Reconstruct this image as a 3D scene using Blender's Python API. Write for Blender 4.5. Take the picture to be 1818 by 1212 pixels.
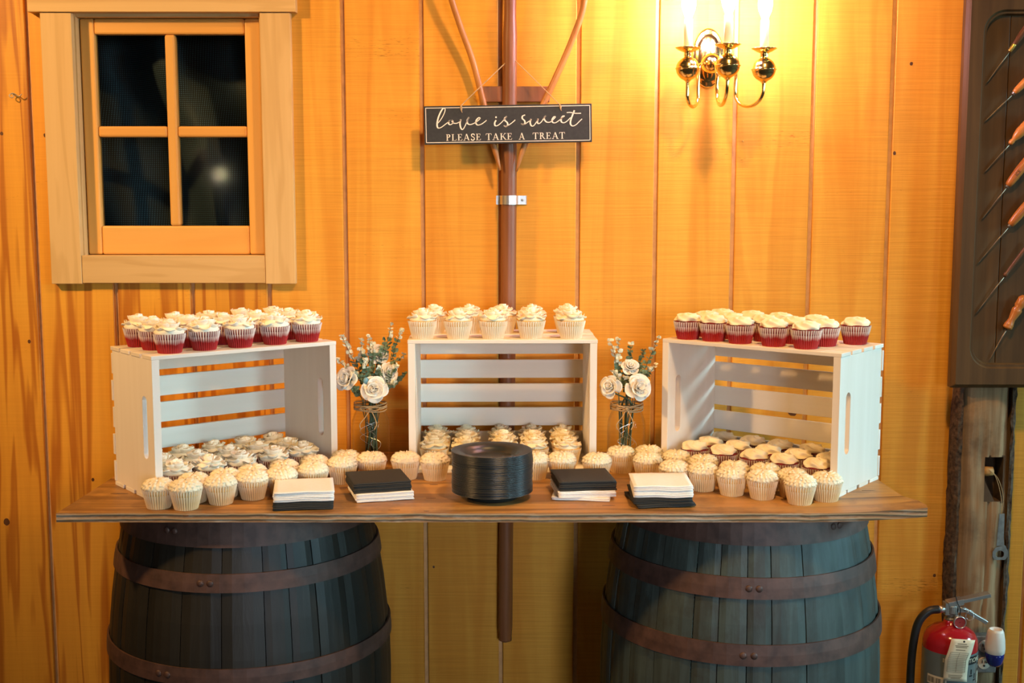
import bpy, math, random
from mathutils import Vector, Matrix, noise
random.seed(11)
for o in list(bpy.data.objects):
    bpy.data.objects.remove(o)
SC = bpy.context.scene
COL = SC.collection
R = math.radians

# ------------------------------------------------------------------ camera
CAM_D, CAM_Z, PITCH, FPX = 3.19, 1.5945, R(6.74), 2150.0
cd = bpy.data.cameras.new('camera'); cam = bpy.data.objects.new('camera', cd); COL.objects.link(cam)
cam.location = (0, -CAM_D, CAM_Z); cam.rotation_euler = (R(90) - PITCH, 0, 0)
cd.sensor_width = 36; cd.lens = 36 * FPX / 1818; cd.clip_start = .02
SC.camera = cam

# ------------------------------------------------------------------ world, lamps, exposure
w = bpy.data.worlds.new('world'); SC.world = w; w.use_nodes = True
bg = w.node_tree.nodes['Background']; bg.inputs[0].default_value = (1.0, .66, .36, 1); bg.inputs[1].default_value = .035

def area(name, loc, target, sx, sy, power, color, spread=180):
    l = bpy.data.lights.new(name, 'AREA'); l.shape = 'RECTANGLE'; l.size = sx; l.size_y = sy
    l.energy = power; l.color = color; l.spread = R(spread)
    o = bpy.data.objects.new(name, l); COL.objects.link(o); o.location = loc
    o.rotation_euler = (Vector(target) - Vector(loc)).to_track_quat('-Z', 'Y').to_euler()
    return o
def spot(name, loc, target, power, color, rad, cone, blend=1.0):
    l = bpy.data.lights.new(name, 'SPOT'); l.energy = power; l.color = color; l.shadow_soft_size = rad; l.spot_size = R(cone); l.spot_blend = blend
    o = bpy.data.objects.new(name, l); COL.objects.link(o); o.location = loc
    o.rotation_euler = (Vector(target) - Vector(loc)).to_track_quat('-Z', 'Y').to_euler()
    return o
def lamp(name, loc, power, color, rad):
    l = bpy.data.lights.new(name, 'POINT'); l.energy = power; l.color = color; l.shadow_soft_size = rad
    o = bpy.data.objects.new(name, l); COL.objects.link(o); o.location = loc
    return o
COOL = (.44, .84, 1.0); WARM = (1.0, .58, .22)
area('doorway_daylight', (4.6, -.75, 2.25), (.6, -.45, 1.0), .55, .55, 100, COOL)
area('side_window_daylight', (4.4, -3.6, 1.7), (0, -.4, 1.0), .8, 1.2, 5.0, COOL, 40)
area('barn_door_daylight', (1.35, -6.2, 1.55), (0, -.3, 1.0), .9, 1.3, 3.5, (.74, .84, 1.0), 30)
spot('track_lamp_left', (-2.3, -1.6, 2.75), (-.75, 0, 1.70), 205, WARM, .08, 84)
spot('track_lamp_right', (.6, -1.6, 3.1), (.25, -.1, 1.45), 150, WARM, .08, 84)
lamp('pendant_bulb', (-1.97, -5.0, 1.7516), 7, (1, .8, .5), 0)
lamp('pendant_bulb_far', (-2.37, -6.0, 1.9466), 1.5, (1, .6, .3), 0)
vs = SC.view_settings
vs.view_transform = 'Standard'; vs.look = 'None'; vs.exposure = .27; vs.gamma = 1; vs.use_curve_mapping = False
BULB_STRENGTH = 230

# ------------------------------------------------------------------ helpers
def ray(px, py):
    x, y = (px - 909) / FPX, -(py - 606) / FPX
    return Vector((x, math.cos(PITCH) + y * math.sin(PITCH), -math.sin(PITCH) + y * math.cos(PITCH)))
def at_z(px, py, z):
    d = ray(px, py); t = (z - CAM_Z) / d.z
    return Vector((0, -CAM_D, CAM_Z)) + d * t
def at_y(px, py, y):
    d = ray(px, py); t = (y + CAM_D) / d.y
    return Vector((0, -CAM_D, CAM_Z)) + d * t

class MB:
    def __init__(s): s.v = []; s.f = []; s.a = []
    def add(s, vs, fs, a=0.0):
        n = len(s.v); s.v += [tuple(p) for p in vs]; s.f += [tuple(i + n for i in f) for f in fs]
        s.a += list(a) if isinstance(a, (list, tuple)) else [a] * len(vs)
        return s
    def box(s, x0, x1, y0, y1, z0, z1, M=None):
        p = [Vector((x, y, z)) for z in (z0, z1) for y in (y0, y1) for x in (x0, x1)]
        if M: p = [M @ q for q in p]
        return s.add(p, [(0, 2, 3, 1), (4, 5, 7, 6), (0, 1, 5, 4), (2, 6, 7, 3), (0, 4, 6, 2), (1, 3, 7, 5)])
    def tube(s, pts, r, n=10, caps=True, flat=1.0):
        pts = [Vector(p) for p in pts]; N = len(pts); vs = []; fs = []
        up = None
        for i, p in enumerate(pts):
            t = (pts[min(i + 1, N - 1)] - pts[max(i - 1, 0)]).normalized()
            if up is None:
                up = Vector((0, 0, 1)) if abs(t.z) < .9 else Vector((0, 1, 0))
            a = (up - t * up.dot(t)).normalized(); up = a; b = t.cross(a)
            rr = r[i] if isinstance(r, (list, tuple)) else r
            for k in range(n):
                c = 2 * math.pi * k / n
                vs.append(p + a * (rr * math.cos(c)) + b * (rr * flat * math.sin(c)))
        for i in range(N - 1):
            for k in range(n):
                k2 = (k + 1) % n
                fs.append((i * n + k, i * n + k2, (i + 1) * n + k2, (i + 1) * n + k))
        if caps:
            fs.append(tuple(range(n - 1, -1, -1))); fs.append(tuple((N - 1) * n + k for k in range(n)))
        return s.add(vs, fs)
    def lathe(s, prof, n=32, M=None, caps=True):
        vs = []; fs = []
        for r, z in prof:
            for k in range(n):
                c = 2 * math.pi * k / n; q = Vector((r * math.cos(c), r * math.sin(c), z))
                vs.append(M @ q if M else q)
        m = len(prof)
        for i in range(m - 1):
            for k in range(n):
                k2 = (k + 1) % n
                fs.append((i * n + k, i * n + k2, (i + 1) * n + k2, (i + 1) * n + k))
        if caps:
            fs.append(tuple(range(n - 1, -1, -1))); fs.append(tuple((m - 1) * n + k for k in range(n)))
        return s.add(vs, fs)
    def grid(s, fn, nu, nv, close_u=False, a=None):
        vs = []; aa = []
        for j in range(nv):
            for i in range(nu):
                vs.append(fn(i, j)); aa.append(a(i, j) if a else 0.0)
        fs = []
        for j in range(nv - 1):
            for i in range(nu if close_u else nu - 1):
                i2 = (i + 1) % nu
                fs.append((j * nu + i, j * nu + i2, (j + 1) * nu + i2, (j + 1) * nu + i))
        return s.add(vs, fs, aa)
    def prism(s, poly, z0, z1, M=None):
        n = len(poly)
        vs = [Vector((x, y, z0)) for x, y in poly] + [Vector((x, y, z1)) for x, y in poly]
        if M: vs = [M @ q for q in vs]
        fs = [tuple(range(n - 1, -1, -1)), tuple(range(n, 2 * n))] + [(i, (i + 1) % n, n + (i + 1) % n, n + i) for i in range(n)]
        return s.add(vs, fs)
    def sphere(s, c, r, n=10, m=6, sc=(1, 1, 1)):
        prof = []
        M = Matrix.Translation(Vector(c)) @ Matrix.Diagonal((sc[0], sc[1], sc[2], 1))
        for i in range(m + 1):
            t = math.pi * i / m - math.pi / 2
            prof.append((max(r * math.cos(t), 1e-5), r * math.sin(t)))
        return s.lathe(prof, n, M, caps=False)
    def mesh(s, name, smooth=False):
        me = bpy.data.meshes.new(name); me.from_pydata(s.v, [], s.f)
        if any(s.a):
            at = me.attributes.new('tone', 'FLOAT', 'POINT'); at.data.foreach_set('value', s.a)
        if smooth: me.polygons.foreach_set('use_smooth', [True] * len(me.polygons))
        me.update(); return me
    def build(s, name, mat, parent=None, smooth=False, bevel=0, loc=None):
        me = s.mesh(name, smooth); me.materials.append(mat)
        return put(name, me, parent, bevel, loc)
def put(name, me, parent=None, bevel=0, loc=None):
    o = bpy.data.objects.new(name, me); COL.objects.link(o)
    if parent: o.parent = parent
    if loc is not None: o.location = loc
    if bevel:
        b = o.modifiers.new('bevel', 'BEVEL'); b.width = bevel; b.segments = 2; b.limit_method = 'ANGLE'
    return o
def tag(o, label, cat, group=None, kind=None):
    o['label'] = label; o['category'] = cat
    if group: o['group'] = group
    if kind: o['kind'] = kind
    return o
def thing(name, label, cat, loc=(0, 0, 0), rz=0, group=None):
    o = bpy.data.objects.new(name, None); COL.objects.link(o); o.empty_display_size = .05
    o.location = loc; o.rotation_euler = (0, 0, rz)
    return tag(o, label, cat, group)
def struct(o, label=None, cat=None):
    o['kind'] = 'structure'
    if label: o['label'] = label
    if cat: o['category'] = cat
    return o
def cr(pts, n=8):
    """Catmull-Rom through points"""
    P = [Vector(p) for p in pts]; P = [2 * P[0] - P[1]] + P + [2 * P[-1] - P[-2]]; out = []
    for i in range(1, len(P) - 2):
        a, b, c, d = P[i - 1:i + 3]
        for k in range(n):
            t = k / n
            out.append(.5 * ((2 * b) + (c - a) * t + (2 * a - 5 * b + 4 * c - d) * t * t + (3 * b - a - 3 * c + d) * t ** 3))
    out.append(P[-2]); return out
def lerp(a, b, t): return a + (b - a) * t
def nz(x, y=0, z=0): return noise.noise(Vector((x, y, z)))

# ------------------------------------------------------------------ materials
class NT:
    def __init__(s, name):
        s.m = bpy.data.materials.new(name); s.m.use_nodes = True
        s.t = s.m.node_tree; s.b = s.t.nodes['Principled BSDF']
    def n(s, kind, **kw):
        nd = s.t.nodes.new(kind)
        for k, v in kw.items(): setattr(nd, k, v)
        return nd
    def l(s, a, b): s.t.links.new(a, b)
    def set(s, node, **kw):
        for k, v in kw.items(): node.inputs[k.replace('_', ' ')].default_value = v
    def coords(s, scale, rnd=True, src='Object', rot=(0, 0, 0)):
        tc = s.n('ShaderNodeTexCoord'); mp = s.n('ShaderNodeMapping')
        mp.inputs['Scale'].default_value = scale; mp.inputs['Rotation'].default_value = rot
        if rnd:
            oi = s.n('ShaderNodeObjectInfo'); ml = s.n('ShaderNodeMath', operation='MULTIPLY'); ml.inputs[1].default_value = 37.0
            cb = s.n('ShaderNodeCombineXYZ'); s.l(oi.outputs['Random'], ml.inputs[0])
            for k in range(3): s.l(ml.outputs[0], cb.inputs[k])
            va = s.n('ShaderNodeVectorMath', operation='ADD'); s.l(tc.outputs[src], mp.inputs['Vector'])
            s.l(mp.outputs[0], va.inputs[0]); s.l(cb.outputs[0], va.inputs[1]); return va.outputs[0]
        s.l(tc.outputs[src], mp.inputs['Vector']); return mp.outputs[0]
    def noise(s, vec, scale=1, detail=4, rough=.55, dist=0):
        nd = s.n('ShaderNodeTexNoise'); s.l(vec, nd.inputs['Vector'])
        nd.inputs['Scale'].default_value = scale; nd.inputs['Detail'].default_value = detail
        nd.inputs['Roughness'].default_value = rough; nd.inputs['Distortion'].default_value = dist
        return nd.outputs['Fac']
    def ramp(s, fac, stops):
        r = s.n('ShaderNodeValToRGB'); e = r.color_ramp.elements
        while len(e) < len(stops): e.new(.5)
        for i, (p, c) in enumerate(stops):
            e[i].position = p; e[i].color = tuple(c) + (1,) if len(c) == 3 else c
        s.l(fac, r.inputs[0]); return r.outputs['Color']
    def mix(s, fac, a, b, mode='MIX'):
        m = s.n('ShaderNodeMix', data_type='RGBA', blend_type=mode)
        for sock, val in ((m.inputs[0], fac), (m.inputs[6], a), (m.inputs[7], b)):
            if hasattr(val, 'links'): s.l(val, sock)
            elif isinstance(val, (int, float)): sock.default_value = val
            else: sock.default_value = tuple(val) + (1,)
        return m.outputs[2]
    def bump(s, h, strength=.3, dist=.002):
        b = s.n('ShaderNodeBump'); b.inputs['Strength'].default_value = strength; b.inputs['Distance'].default_value = dist
        s.l(h, b.inputs['Height']); s.l(b.outputs[0], s.b.inputs['Normal']); return b
    def color(s, c):
        if hasattr(c, 'links'): s.l(c, s.b.inputs['Base Color'])
        else: s.b.inputs['Base Color'].default_value = tuple(c) + (1,)
def simple(name, col, rough=.5, metal=0, var=.12, scale=40, bump=0, spec=None, sheen=0):
    t = NT(name); v = t.coords((scale,) * 3); f = t.noise(v, 1, 3)
    c0 = tuple(x * (1 - var) for x in col); c1 = tuple(min(1, x * (1 + var)) for x in col)
    t.color(t.ramp(f, [(.3, c0), (.7, c1)]))
    t.set(t.b, Roughness=rough, Metallic=metal)
    if spec is not None: t.b.inputs['Specular IOR Level'].default_value = spec
    if bump: t.bump(f, bump, .002)
    return t.m
def wood(name, light, dark, axis=2, grain=26, stretch=.05, cathedral=.5, rough=.6, saw=0, bump=.15, dirt=None, spec=.3, cscale=5, deep=.25, cst=.1):
    """Wood with grain along an axis: fine streaks, broad bands, optional cross-cut saw marks."""
    t = NT(name)
    sc = [grain] * 3; sc[axis] = grain * stretch
    fine = t.noise(t.coords(sc), 1, 6, .6, .6)
    sc2 = [cscale] * 3; sc2[axis] = cscale * cst
    v2 = t.coords(sc2)
    big = t.noise(v2, 1, 3, .5, .5)
    ml = t.n('ShaderNodeMath', operation='MULTIPLY'); ml.inputs[1].default_value = 34; t.l(big, ml.inputs[0])
    sn = t.n('ShaderNodeMath', operation='SINE'); t.l(ml.outputs[0], sn.inputs[0])
    mr = t.n('ShaderNodeMapRange'); mr.inputs[1].default_value = -1; mr.inputs[2].default_value = 1; t.l(sn.outputs[0], mr.inputs[0])
    c1 = t.ramp(fine, [(.25, dark), (.7, light)])
    mid = tuple(lerp(a, b, deep) for a, b in zip(dark, light))
    c2 = t.ramp(mr.outputs[0], [(0.05, mid), (.55, light)])
    col = t.mix(cathedral, c1, c2)
    h = fine
    if saw:
        sc3 = [5.0] * 3; sc3[axis] = 260
        sm = t.noise(t.coords(sc3), 1, 3, .6)
        sc4 = [60.0] * 3; sc4[axis] = 420
        nick = t.noise(t.coords(sc4), 1, 2, .5)
        sc5 = [2.0] * 3; sc5[axis] = 9
        reg = t.noise(t.coords(sc5), 1, 2)
        mu = t.n('ShaderNodeMath', operation='MULTIPLY'); t.l(nick, mu.inputs[0]); t.l(reg, mu.inputs[1])
        nk = t.ramp(mu.outputs[0], [(.43, (0, 0, 0)), (.60, (1, 1, 1))])
        col = t.mix(nk, col, tuple(x * .45 for x in dark))
        sk = t.ramp(sm, [(.25, (.86, .83, .78)), (.6, (1, 1, 1))])
        col = t.mix(saw, col, sk, 'MULTIPLY'); h = sm
    if dirt:
        dn = t.noise(t.coords((7, 7, 7)), 1, 5, .65)
        col = t.mix(t.ramp(dn, [(.5, (0, 0, 0)), (.75, (1, 1, 1))]), col, dirt)
    oi = t.n('ShaderNodeObjectInfo')
    tint = t.ramp(oi.outputs['Random'], [(0, (.86, .82, .78)), (1, (1, 1, 1))])
    col = t.mix(1.0, col, tint, 'MULTIPLY')
    t.color(col); t.set(t.b, Roughness=rough); t.b.inputs['Specular IOR Level'].default_value = spec
    if bump: t.bump(h, bump, .002)
    return t.m

M = {}
M['rough_pine'] = wood('rough_sawn_pine', (.90, .47, .062), (.70, .26, .016), 2, 12, .06, .35, .62, saw=.9, bump=.35, spec=.25)
M['knot_pine'] = wood('clear_grained_pine', (.88, .42, .04), (.44, .12, .007), 2, 26, .03, .68, .5, saw=.35, bump=.12, spec=.35, cscale=13, deep=.05, cst=.05)
M['groove'] = simple('groove_wood', (.62, .36, .14), .7)
M['casing'] = wood('window_casing_fir', (.74, .49, .20), (.60, .37, .13), 2, 45, .03, .6, .55, bump=.15, cscale=11)
M['casing_h'] = wood('window_casing_fir_level', (.74, .49, .20), (.60, .37, .13), 0, 45, .03, .6, .55, bump=.15, cscale=11)
M['sash'] = wood('window_sash_pine', (.80, .44, .11), (.72, .36, .08), 2, 24, .04, .3, .4, bump=.05)
M['sash_h'] = wood('window_sash_pine_level', (.80, .42, .10), (.70, .33, .07), 0, 24, .04, .3, .4, bump=.05)
M['white_wood'] = wood('white_washed_wood', (.90, .84, .74), (.82, .75, .64), 0, 30, .05, .35, .65, bump=.12, spec=.25)
M['white_wood_v'] = wood('white_washed_end_grain', (.90, .84, .74), (.83, .76, .65), 2, 30, .05, .3, .65, bump=.12, spec=.25)
M['table'] = wood('worn_plywood', (.58, .30, .08), (.11, .042, .012), 0, 34, .05, .40, .45, bump=.5, dirt=(.13, .065, .025), spec=.4, cscale=8, deep=.1)
def ply():
    t = NT('plywood_edge'); v = t.coords((3, 3, 1), False)
    tc = t.n('ShaderNodeTexCoord'); sp = t.n('ShaderNodeSeparateXYZ'); t.l(tc.outputs['Object'], sp.inputs[0])
    mu = t.n('ShaderNodeMath', operation='MULTIPLY'); mu.inputs[1].default_value = 640; t.l(sp.outputs[2], mu.inputs[0])
    wob = t.noise(t.coords((6, 6, 6), False), 1, 4); ad = t.n('ShaderNodeMath', operation='ADD'); t.l(mu.outputs[0], ad.inputs[0])
    m3 = t.n('ShaderNodeMath', operation='MULTIPLY'); m3.inputs[1].default_value = 7; t.l(wob, m3.inputs[0]); t.l(m3.outputs[0], ad.inputs[1])
    sn = t.n('ShaderNodeMath', operation='SINE'); t.l(ad.outputs[0], sn.inputs[0])
    c = t.ramp(sn.outputs[0], [(.1, (.22, .12, .055)), (.6, (.40, .25, .12))])
    n2 = t.noise(t.coords((9, 9, 60), False), 1, 5, .7)
    c = t.mix(t.ramp(n2, [(.5, (0, 0, 0)), (.7, (1, 1, 1))]), c, (.46, .36, .26))
    t.color(c); t.set(t.b, Roughness=.75); t.bump(sn.outputs[0], .5, .002); return t.m
M['ply_edge'] = ply()
M['stave_dark'] = wood('weathered_oak_stave', (.023, .020, .0135), (.007, .006, .004), 2, 40, .06, .3, .5, bump=.5, dirt=(.014, .011, .007), spec=.5)
M['stave_grey'] = wood('grey_weathered_oak_teal_cast', (.062, .088, .078), (.016, .020, .016), 2, 40, .06, .3, .55, bump=.6, dirt=(.030, .024, .014), spec=.5)  # weathered grey, with teal of the cool side light mixed into the colour
M['hoop'] = simple('rusty_hoop_iron', (.085, .042, .030), .55, .15, .35, 30, .3)
M['fork'] = wood('aged_fork_handle', (.33, .13, .045), (.15, .05, .018), 2, 40, .05, .3, .4, bump=.3, spec=.4)
M['tine'] = wood('fork_tine_wood', (.55, .24, .06), (.32, .12, .03), 2, 40, .05, .3, .4, bump=.2, spec=.4)
M['alu'] = simple('brushed_metal', (.62, .60, .56), .32, .9, .06)
M['sign'] = simple('chalkboard_black', (.022, .021, .019), .55, 0, .25, 120)
M['sign_white'] = simple('sign_paint_cream', (.86, .76, .64), .6, 0, .03)
M['twine'] = simple('jute_twine', (.46, .30, .14), .85, 0, .25, 300)
M['brass'] = simple('polished_brass', (.98, .70, .26), .17, 1, .03)
M['candle'] = simple('candle_sleeve', (.93, .84, .70), .4, 0, .03)
t = NT('lit_bulb'); t.color((1, .9, .7)); t.b.inputs['Emission Color'].default_value = (1, .61, .80, 1)
t.b.inputs['Emission Strength'].default_value = BULB_STRENGTH; M['bulb'] = t.m
M['dark_board'] = wood('dark_stained_board', (.125, .068, .024), (.06, .032, .012), 2, 40, .05, .3, .5, bump=.12, spec=.15)
M['pick_steel'] = simple('dull_pick_steel', (.20, .14, .09), .35, .8, .3)
M['pick_wood'] = wood('varnished_pick_handle', (.62, .24, .05), (.34, .10, .02), 2, 40, .06, .3, .3, bump=.05, spec=.5)
M['pick_dark'] = wood('dark_pick_handle', (.16, .07, .03), (.08, .03, .012), 2, 40, .06, .3, .35, bump=.05)
M['pick_brass'] = simple('pick_ferrule_brass', (.70, .45, .10), .3, .8)
M['ink'] = simple('black_ink', (.012, .011, .010), .5, 0, .1)
M['post'] = wood('hewn_oak_post', (.42, .27, .14), (.22, .13, .06), 2, 60, .06, .45, .8, bump=.9, dirt=(.13, .08, .042), cscale=12, deep=.0)
M['bark'] = simple('oak_bark', (.075, .045, .024), .95, 0, .7, 90, 1.0)
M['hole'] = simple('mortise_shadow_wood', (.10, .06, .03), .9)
M['peg'] = wood('peg_wood', (.60, .32, .10), (.42, .20, .06), 0, 30, .06, .2, .6)
M['zinc'] = simple('galvanised_steel', (.34, .33, .30), .45, .8, .2, 80)
M['red'] = simple('glossy_red_enamel', (.40, .012, .018), .14, 0, .05)
M['black'] = simple('black_rubber', (.015, .014, .013), .42, 0, .2)
M['ext_label'] = simple('extinguisher_label_grey', (.15, .175, .165), .3, 0, .06)
M['tagpaper'] = simple('inspection_tag_card', (.78, .66, .46), .8, 0, .04)
M['tagline'] = simple('tag_print', (.32, .25, .16), .8, 0, .05)
M['gauge'] = simple('gauge_face', (.35, .05, .05), .2, 0, .1)
M['outlet'] = simple('outlet_ivory', (.62, .56, .44), .4, 0, .04)
M['fresh_white'] = simple('freshener_white_plastic', (.80, .76, .68), .35, 0, .03)
M['fresh_blue'] = simple('freshener_blue_oil', (.012, .02, .16), .06, 0, .2)
M['concrete'] = simple('concrete_floor', (.09, .075, .06), .7, 0, .2, 8, .2)
M['plate'] = simple('glossy_black_plastic', (.012, .018, .020), .34, 0, .1, 30, spec=1.0)  # black plastic; a hint of the cool daylight's teal sheen in its colour
M['nap_white'] = simple('white_paper_napkin', (.86, .82, .76), .9, 0, .03, 150, .15)
M['nap_black'] = simple('black_paper_napkin', (.026, .025, .021), .85, 0, .1, 150, .15)
M['petal'] = simple('rose_petal', (.88, .82, .70), .6, 0, .04, 60)
M['leaf'] = simple('eucalyptus_leaf', (.17, .24, .13), .55, 0, .35, 60)
M['leaf_pale'] = simple('pale_flocked_leaf', (.74, .72, .54), .6, 0, .15, 60)
M['stem'] = simple('flower_stem', (.06, .09, .045), .6, 0, .3, 60)
M['berry'] = simple('blue_bloom', (.16, .36, .48), .5, 0, .2)
t = NT('jar_glass')
gl = t.n('ShaderNodeBsdfGlossy'); gl.inputs['Roughness'].default_value = .03
tr = t.n('ShaderNodeBsdfTransparent'); tr.inputs[0].default_value = (.95, .95, .92, 1)
lw = t.n('ShaderNodeLayerWeight'); lw.inputs[0].default_value = .10
mx = t.n('ShaderNodeMixShader'); mn = t.n('ShaderNodeMath', operation='MINIMUM'); mn.inputs[1].default_value = .26; t.l(lw.outputs['Fresnel'], mn.inputs[0]); t.l(mn.outputs[0], mx.inputs[0]); t.l(tr.outputs[0], mx.inputs[1]); t.l(gl.outputs[0], mx.inputs[2])
t.l(mx.outputs[0], t.t.nodes['Material Output'].inputs[0]); M['glass'] = t.m
t = NT('window_glass')
gl = t.n('ShaderNodeBsdfGlossy'); gl.inputs['Roughness'].default_value = .07
tr = t.n('ShaderNodeBsdfTransparent'); tr.inputs[0].default_value = (.80, .82, .82, 1)
lw = t.n('ShaderNodeLayerWeight'); lw.inputs[0].default_value = .12
mx = t.n('ShaderNodeMixShader'); t.l(lw.outputs['Fresnel'], mx.inputs[0]); t.l(tr.outputs[0], mx.inputs[1]); t.l(gl.outputs[0], mx.inputs[2])
t.l(mx.outputs[0], t.t.nodes['Material Output'].inputs[0]); M['pane'] = t.m
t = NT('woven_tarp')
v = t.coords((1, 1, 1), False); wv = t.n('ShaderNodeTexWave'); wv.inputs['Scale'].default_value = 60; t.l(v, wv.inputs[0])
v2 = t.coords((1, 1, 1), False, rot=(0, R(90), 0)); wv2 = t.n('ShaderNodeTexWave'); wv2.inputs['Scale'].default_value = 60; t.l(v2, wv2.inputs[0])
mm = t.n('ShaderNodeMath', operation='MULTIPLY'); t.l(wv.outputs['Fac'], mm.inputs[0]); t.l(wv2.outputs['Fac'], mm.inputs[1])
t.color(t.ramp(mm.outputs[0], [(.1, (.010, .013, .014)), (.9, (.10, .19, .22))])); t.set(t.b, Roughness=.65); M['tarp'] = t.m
M['void'] = simple('shed_darkness_black', (.012, .012, .011), .8)  # near-black colour stands in for the unlit space behind the window
# cupcake materials
def wrapper_mat(name, low, high, split, soft, pleat, rough=.6):
    """Greaseproof paper: cake colour shows through the lower half and between the pleats."""
    t = NT(name); tc = t.n('ShaderNodeTexCoord'); sp = t.n('ShaderNodeSeparateXYZ'); t.l(tc.outputs['Object'], sp.inputs[0])
    f = t.noise(t.coords((90, 90, 20)), 1, 2)
    a = t.n('ShaderNodeMath', operation='MULTIPLY_ADD'); a.inputs[1].default_value = .014; t.l(f, a.inputs[0]); t.l(sp.outputs[2], a.inputs[2])
    mr = t.n('ShaderNodeMapRange'); mr.inputs[1].default_value = split; mr.inputs[2].default_value = split + soft; t.l(a.outputs[0], mr.inputs[0])
    at = t.n('ShaderNodeAttribute', attribute_name='tone')
    hi = t.mix(at.outputs['Fac'], high, pleat); lo = t.mix(at.outputs['Fac'], low, tuple(x * .75 for x in low))
    t.color(t.mix(mr.outputs[0], lo, hi)); t.set(t.b, Roughness=rough); return t.m
M['wrap_red'] = wrapper_mat('red_stained_wrapper', (.40, .010, .009), (.86, .77, .68), .026, .010, (.30, .06, .04), .5)
M['wrap_white'] = wrapper_mat('cream_wrapper', (.84, .68, .45), (.87, .77, .60), .018, .02, (.82, .66, .42))
M['wrap_gold'] = wrapper_mat('golden_cake_wrapper', (.80, .58, .30), (.86, .75, .56), .022, .02, (.76, .56, .30))
M['cake_red'] = simple('red_velvet_crumb', (.16, .008, .008), .85, 0, .4, 200, .5)
M['cake_gold'] = simple('golden_crumb', (.66, .40, .13), .85, 0, .2, 200, .4)
def frost(name, col):
    t = NT(name); t.color(col); t.set(t.b, Roughness=.5); t.b.inputs['Subsurface Weight'].default_value = .12
    t.b.inputs['Subsurface Radius'].default_value = (.004, .003, .002); t.b.inputs['Subsurface Scale'].default_value = 1
    return t.m
M['frost_white'] = frost('white_buttercream', (.92, .84, .66))
M['frost_cream'] = frost('cream_cheese_frosting', (.91, .78, .53))
M['frost_butter'] = frost('ivory_buttercream', (.91, .79, .55))
M['sprinkle'] = simple('orange_sprinkle', (.62, .20, .04), .4, 0, .3)
M['tray'] = simple('clear_plastic_tray', (.50, .46, .40), .18, .4, .1)
# ------------------------------------------------------------------ the room: floor, plank wall, window
TZ = .932                       # table top height
o = MB().box(-4, 5.5, -7.5, .3, -.06, 0).build('floor', M['concrete']); struct(o)
SP = .2031; GW = .0112; WX0 = -1.046 - .2031 * 8
wall = MB().box(WX0, WX0 + SP * 26, .010, .028, 0, 1.425).box(WX0, WX0 + SP * 26, .010, .028, 2.088, 3.2) \
    .box(WX0, -1.149, .010, .028, 1.425, 2.088).box(-.628, WX0 + SP * 26, .010, .028, 1.425, 2.088).build('wall_back', M['groove'])
struct(wall)
HX0, HX1, HZ0, HZ1 = -1.134, -.638, 1.4395, 2.0685
def chamfer_box(mb, x0, x1, z0, z1, c=.002, y0=0, y1=.012):
    vs = [(x0, y1, z0), (x1, y1, z0), (x1, y1, z1), (x0, y1, z1), (x0, y0 + c, z0), (x1, y0 + c, z0), (x1, y0 + c, z1), (x0, y0 + c, z1),
          (x0 + c, y0, z0), (x1 - c, y0, z0), (x1 - c, y0, z1), (x0 + c, y0, z1)]
    fs = [(0, 1, 5, 4), (1, 2, 6, 5), (2, 3, 7, 6), (3, 0, 4, 7), (4, 5, 9, 8), (5, 6, 10, 9), (6, 7, 11, 10), (7, 4, 8, 11), (8, 9, 10, 11), (3, 2, 1, 0)]
    mb.add(vs, fs)
# grooves every eight inches
for i in range(26):
    x0 = WX0 + SP * i + GW / 2; x1 = WX0 + SP * (i + 1) - GW / 2
    mb = MB(); cx = (x0 + x1) / 2
    rects = [(x0, x1, 0.0, 3.2)]
    if x1 > HX0 and x0 < HX1:
        rects = [(x0, x1, 0, HZ0), (x0, x1, HZ1, 3.2)]
        if x0 < HX0: rects.append((x0, HX0, HZ0, HZ1))
        if x1 > HX1: rects.append((HX1, x1, HZ0, HZ1))
    for a, b, z0, z1 in rects: chamfer_box(mb, a - cx, b - cx, z0, z1, .0018 if b - a > .1 else .0004)
    p = mb.build('plank', M['knot_pine'] if cx < -.60 else M['rough_pine'], wall, loc=(cx, 0, 0))

win = bpy.data.objects.new('window_1', None); COL.objects.link(win); struct(win)
def wbox(name, x0, x1, y0, y1, z0, z1, m, parent=win, bev=.0015):
    x0, x1 = x0 * .9735, x1 * .9735; z0, z1 = 1.372 + (z0 - 1.386) * .9757, 1.372 + (z1 - 1.386) * .9757
    cx, cz = (x0 + x1) / 2, (z0 + z1) / 2
    return MB().box(x0 - cx, x1 - cx, y0, y1, z0 - cz, z1 - cz).build(name, m, parent, bevel=bev, loc=(cx, 0, cz))
wbox('casing', -1.238, -1.156, -.024, 0, 1.386, 2.096, M['casing'])
wbox('casing', -.662, -.582, -.024, 0, 1.386, 2.096, M['casing'])
wbox('casing', -1.155, -.663, -.022, 0, 1.388, 1.462, M['casing_h'])
wbox('casing', -1.268, -.566, -.030, 0, 2.097, 2.175, M['casing_h'])
wbox('jamb', -1.166, -1.152, -.004, .095, 1.455, 2.10, M['casing'])
wbox('jamb', -.668, -.654, -.004, .095, 1.455, 2.10, M['casing'])
wbox('jamb', -1.152, -.668, -.002, .095, 2.088, 2.10, M['casing_h'])
wbox('jamb', -1.152, -.668, -.002, .095, 1.448, 1.462, M['casing_h'])
SY0, SY1 = .018, .050
wbox('stile', -1.150, -1.112, SY0, SY1, 1.463, 2.087, M['sash'], bev=.005)
wbox('stile', -.712, -.668, SY0, SY1, 1.463, 2.087, M['sash'], bev=.005)
wbox('rail', -1.112, -.712, SY0, SY1, 2.046, 2.087, M['sash_h'], bev=.005)
wbox('rail', -1.112, -.712, SY0, SY1, 1.463, 1.540, M['sash_h'], bev=.005)
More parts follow.
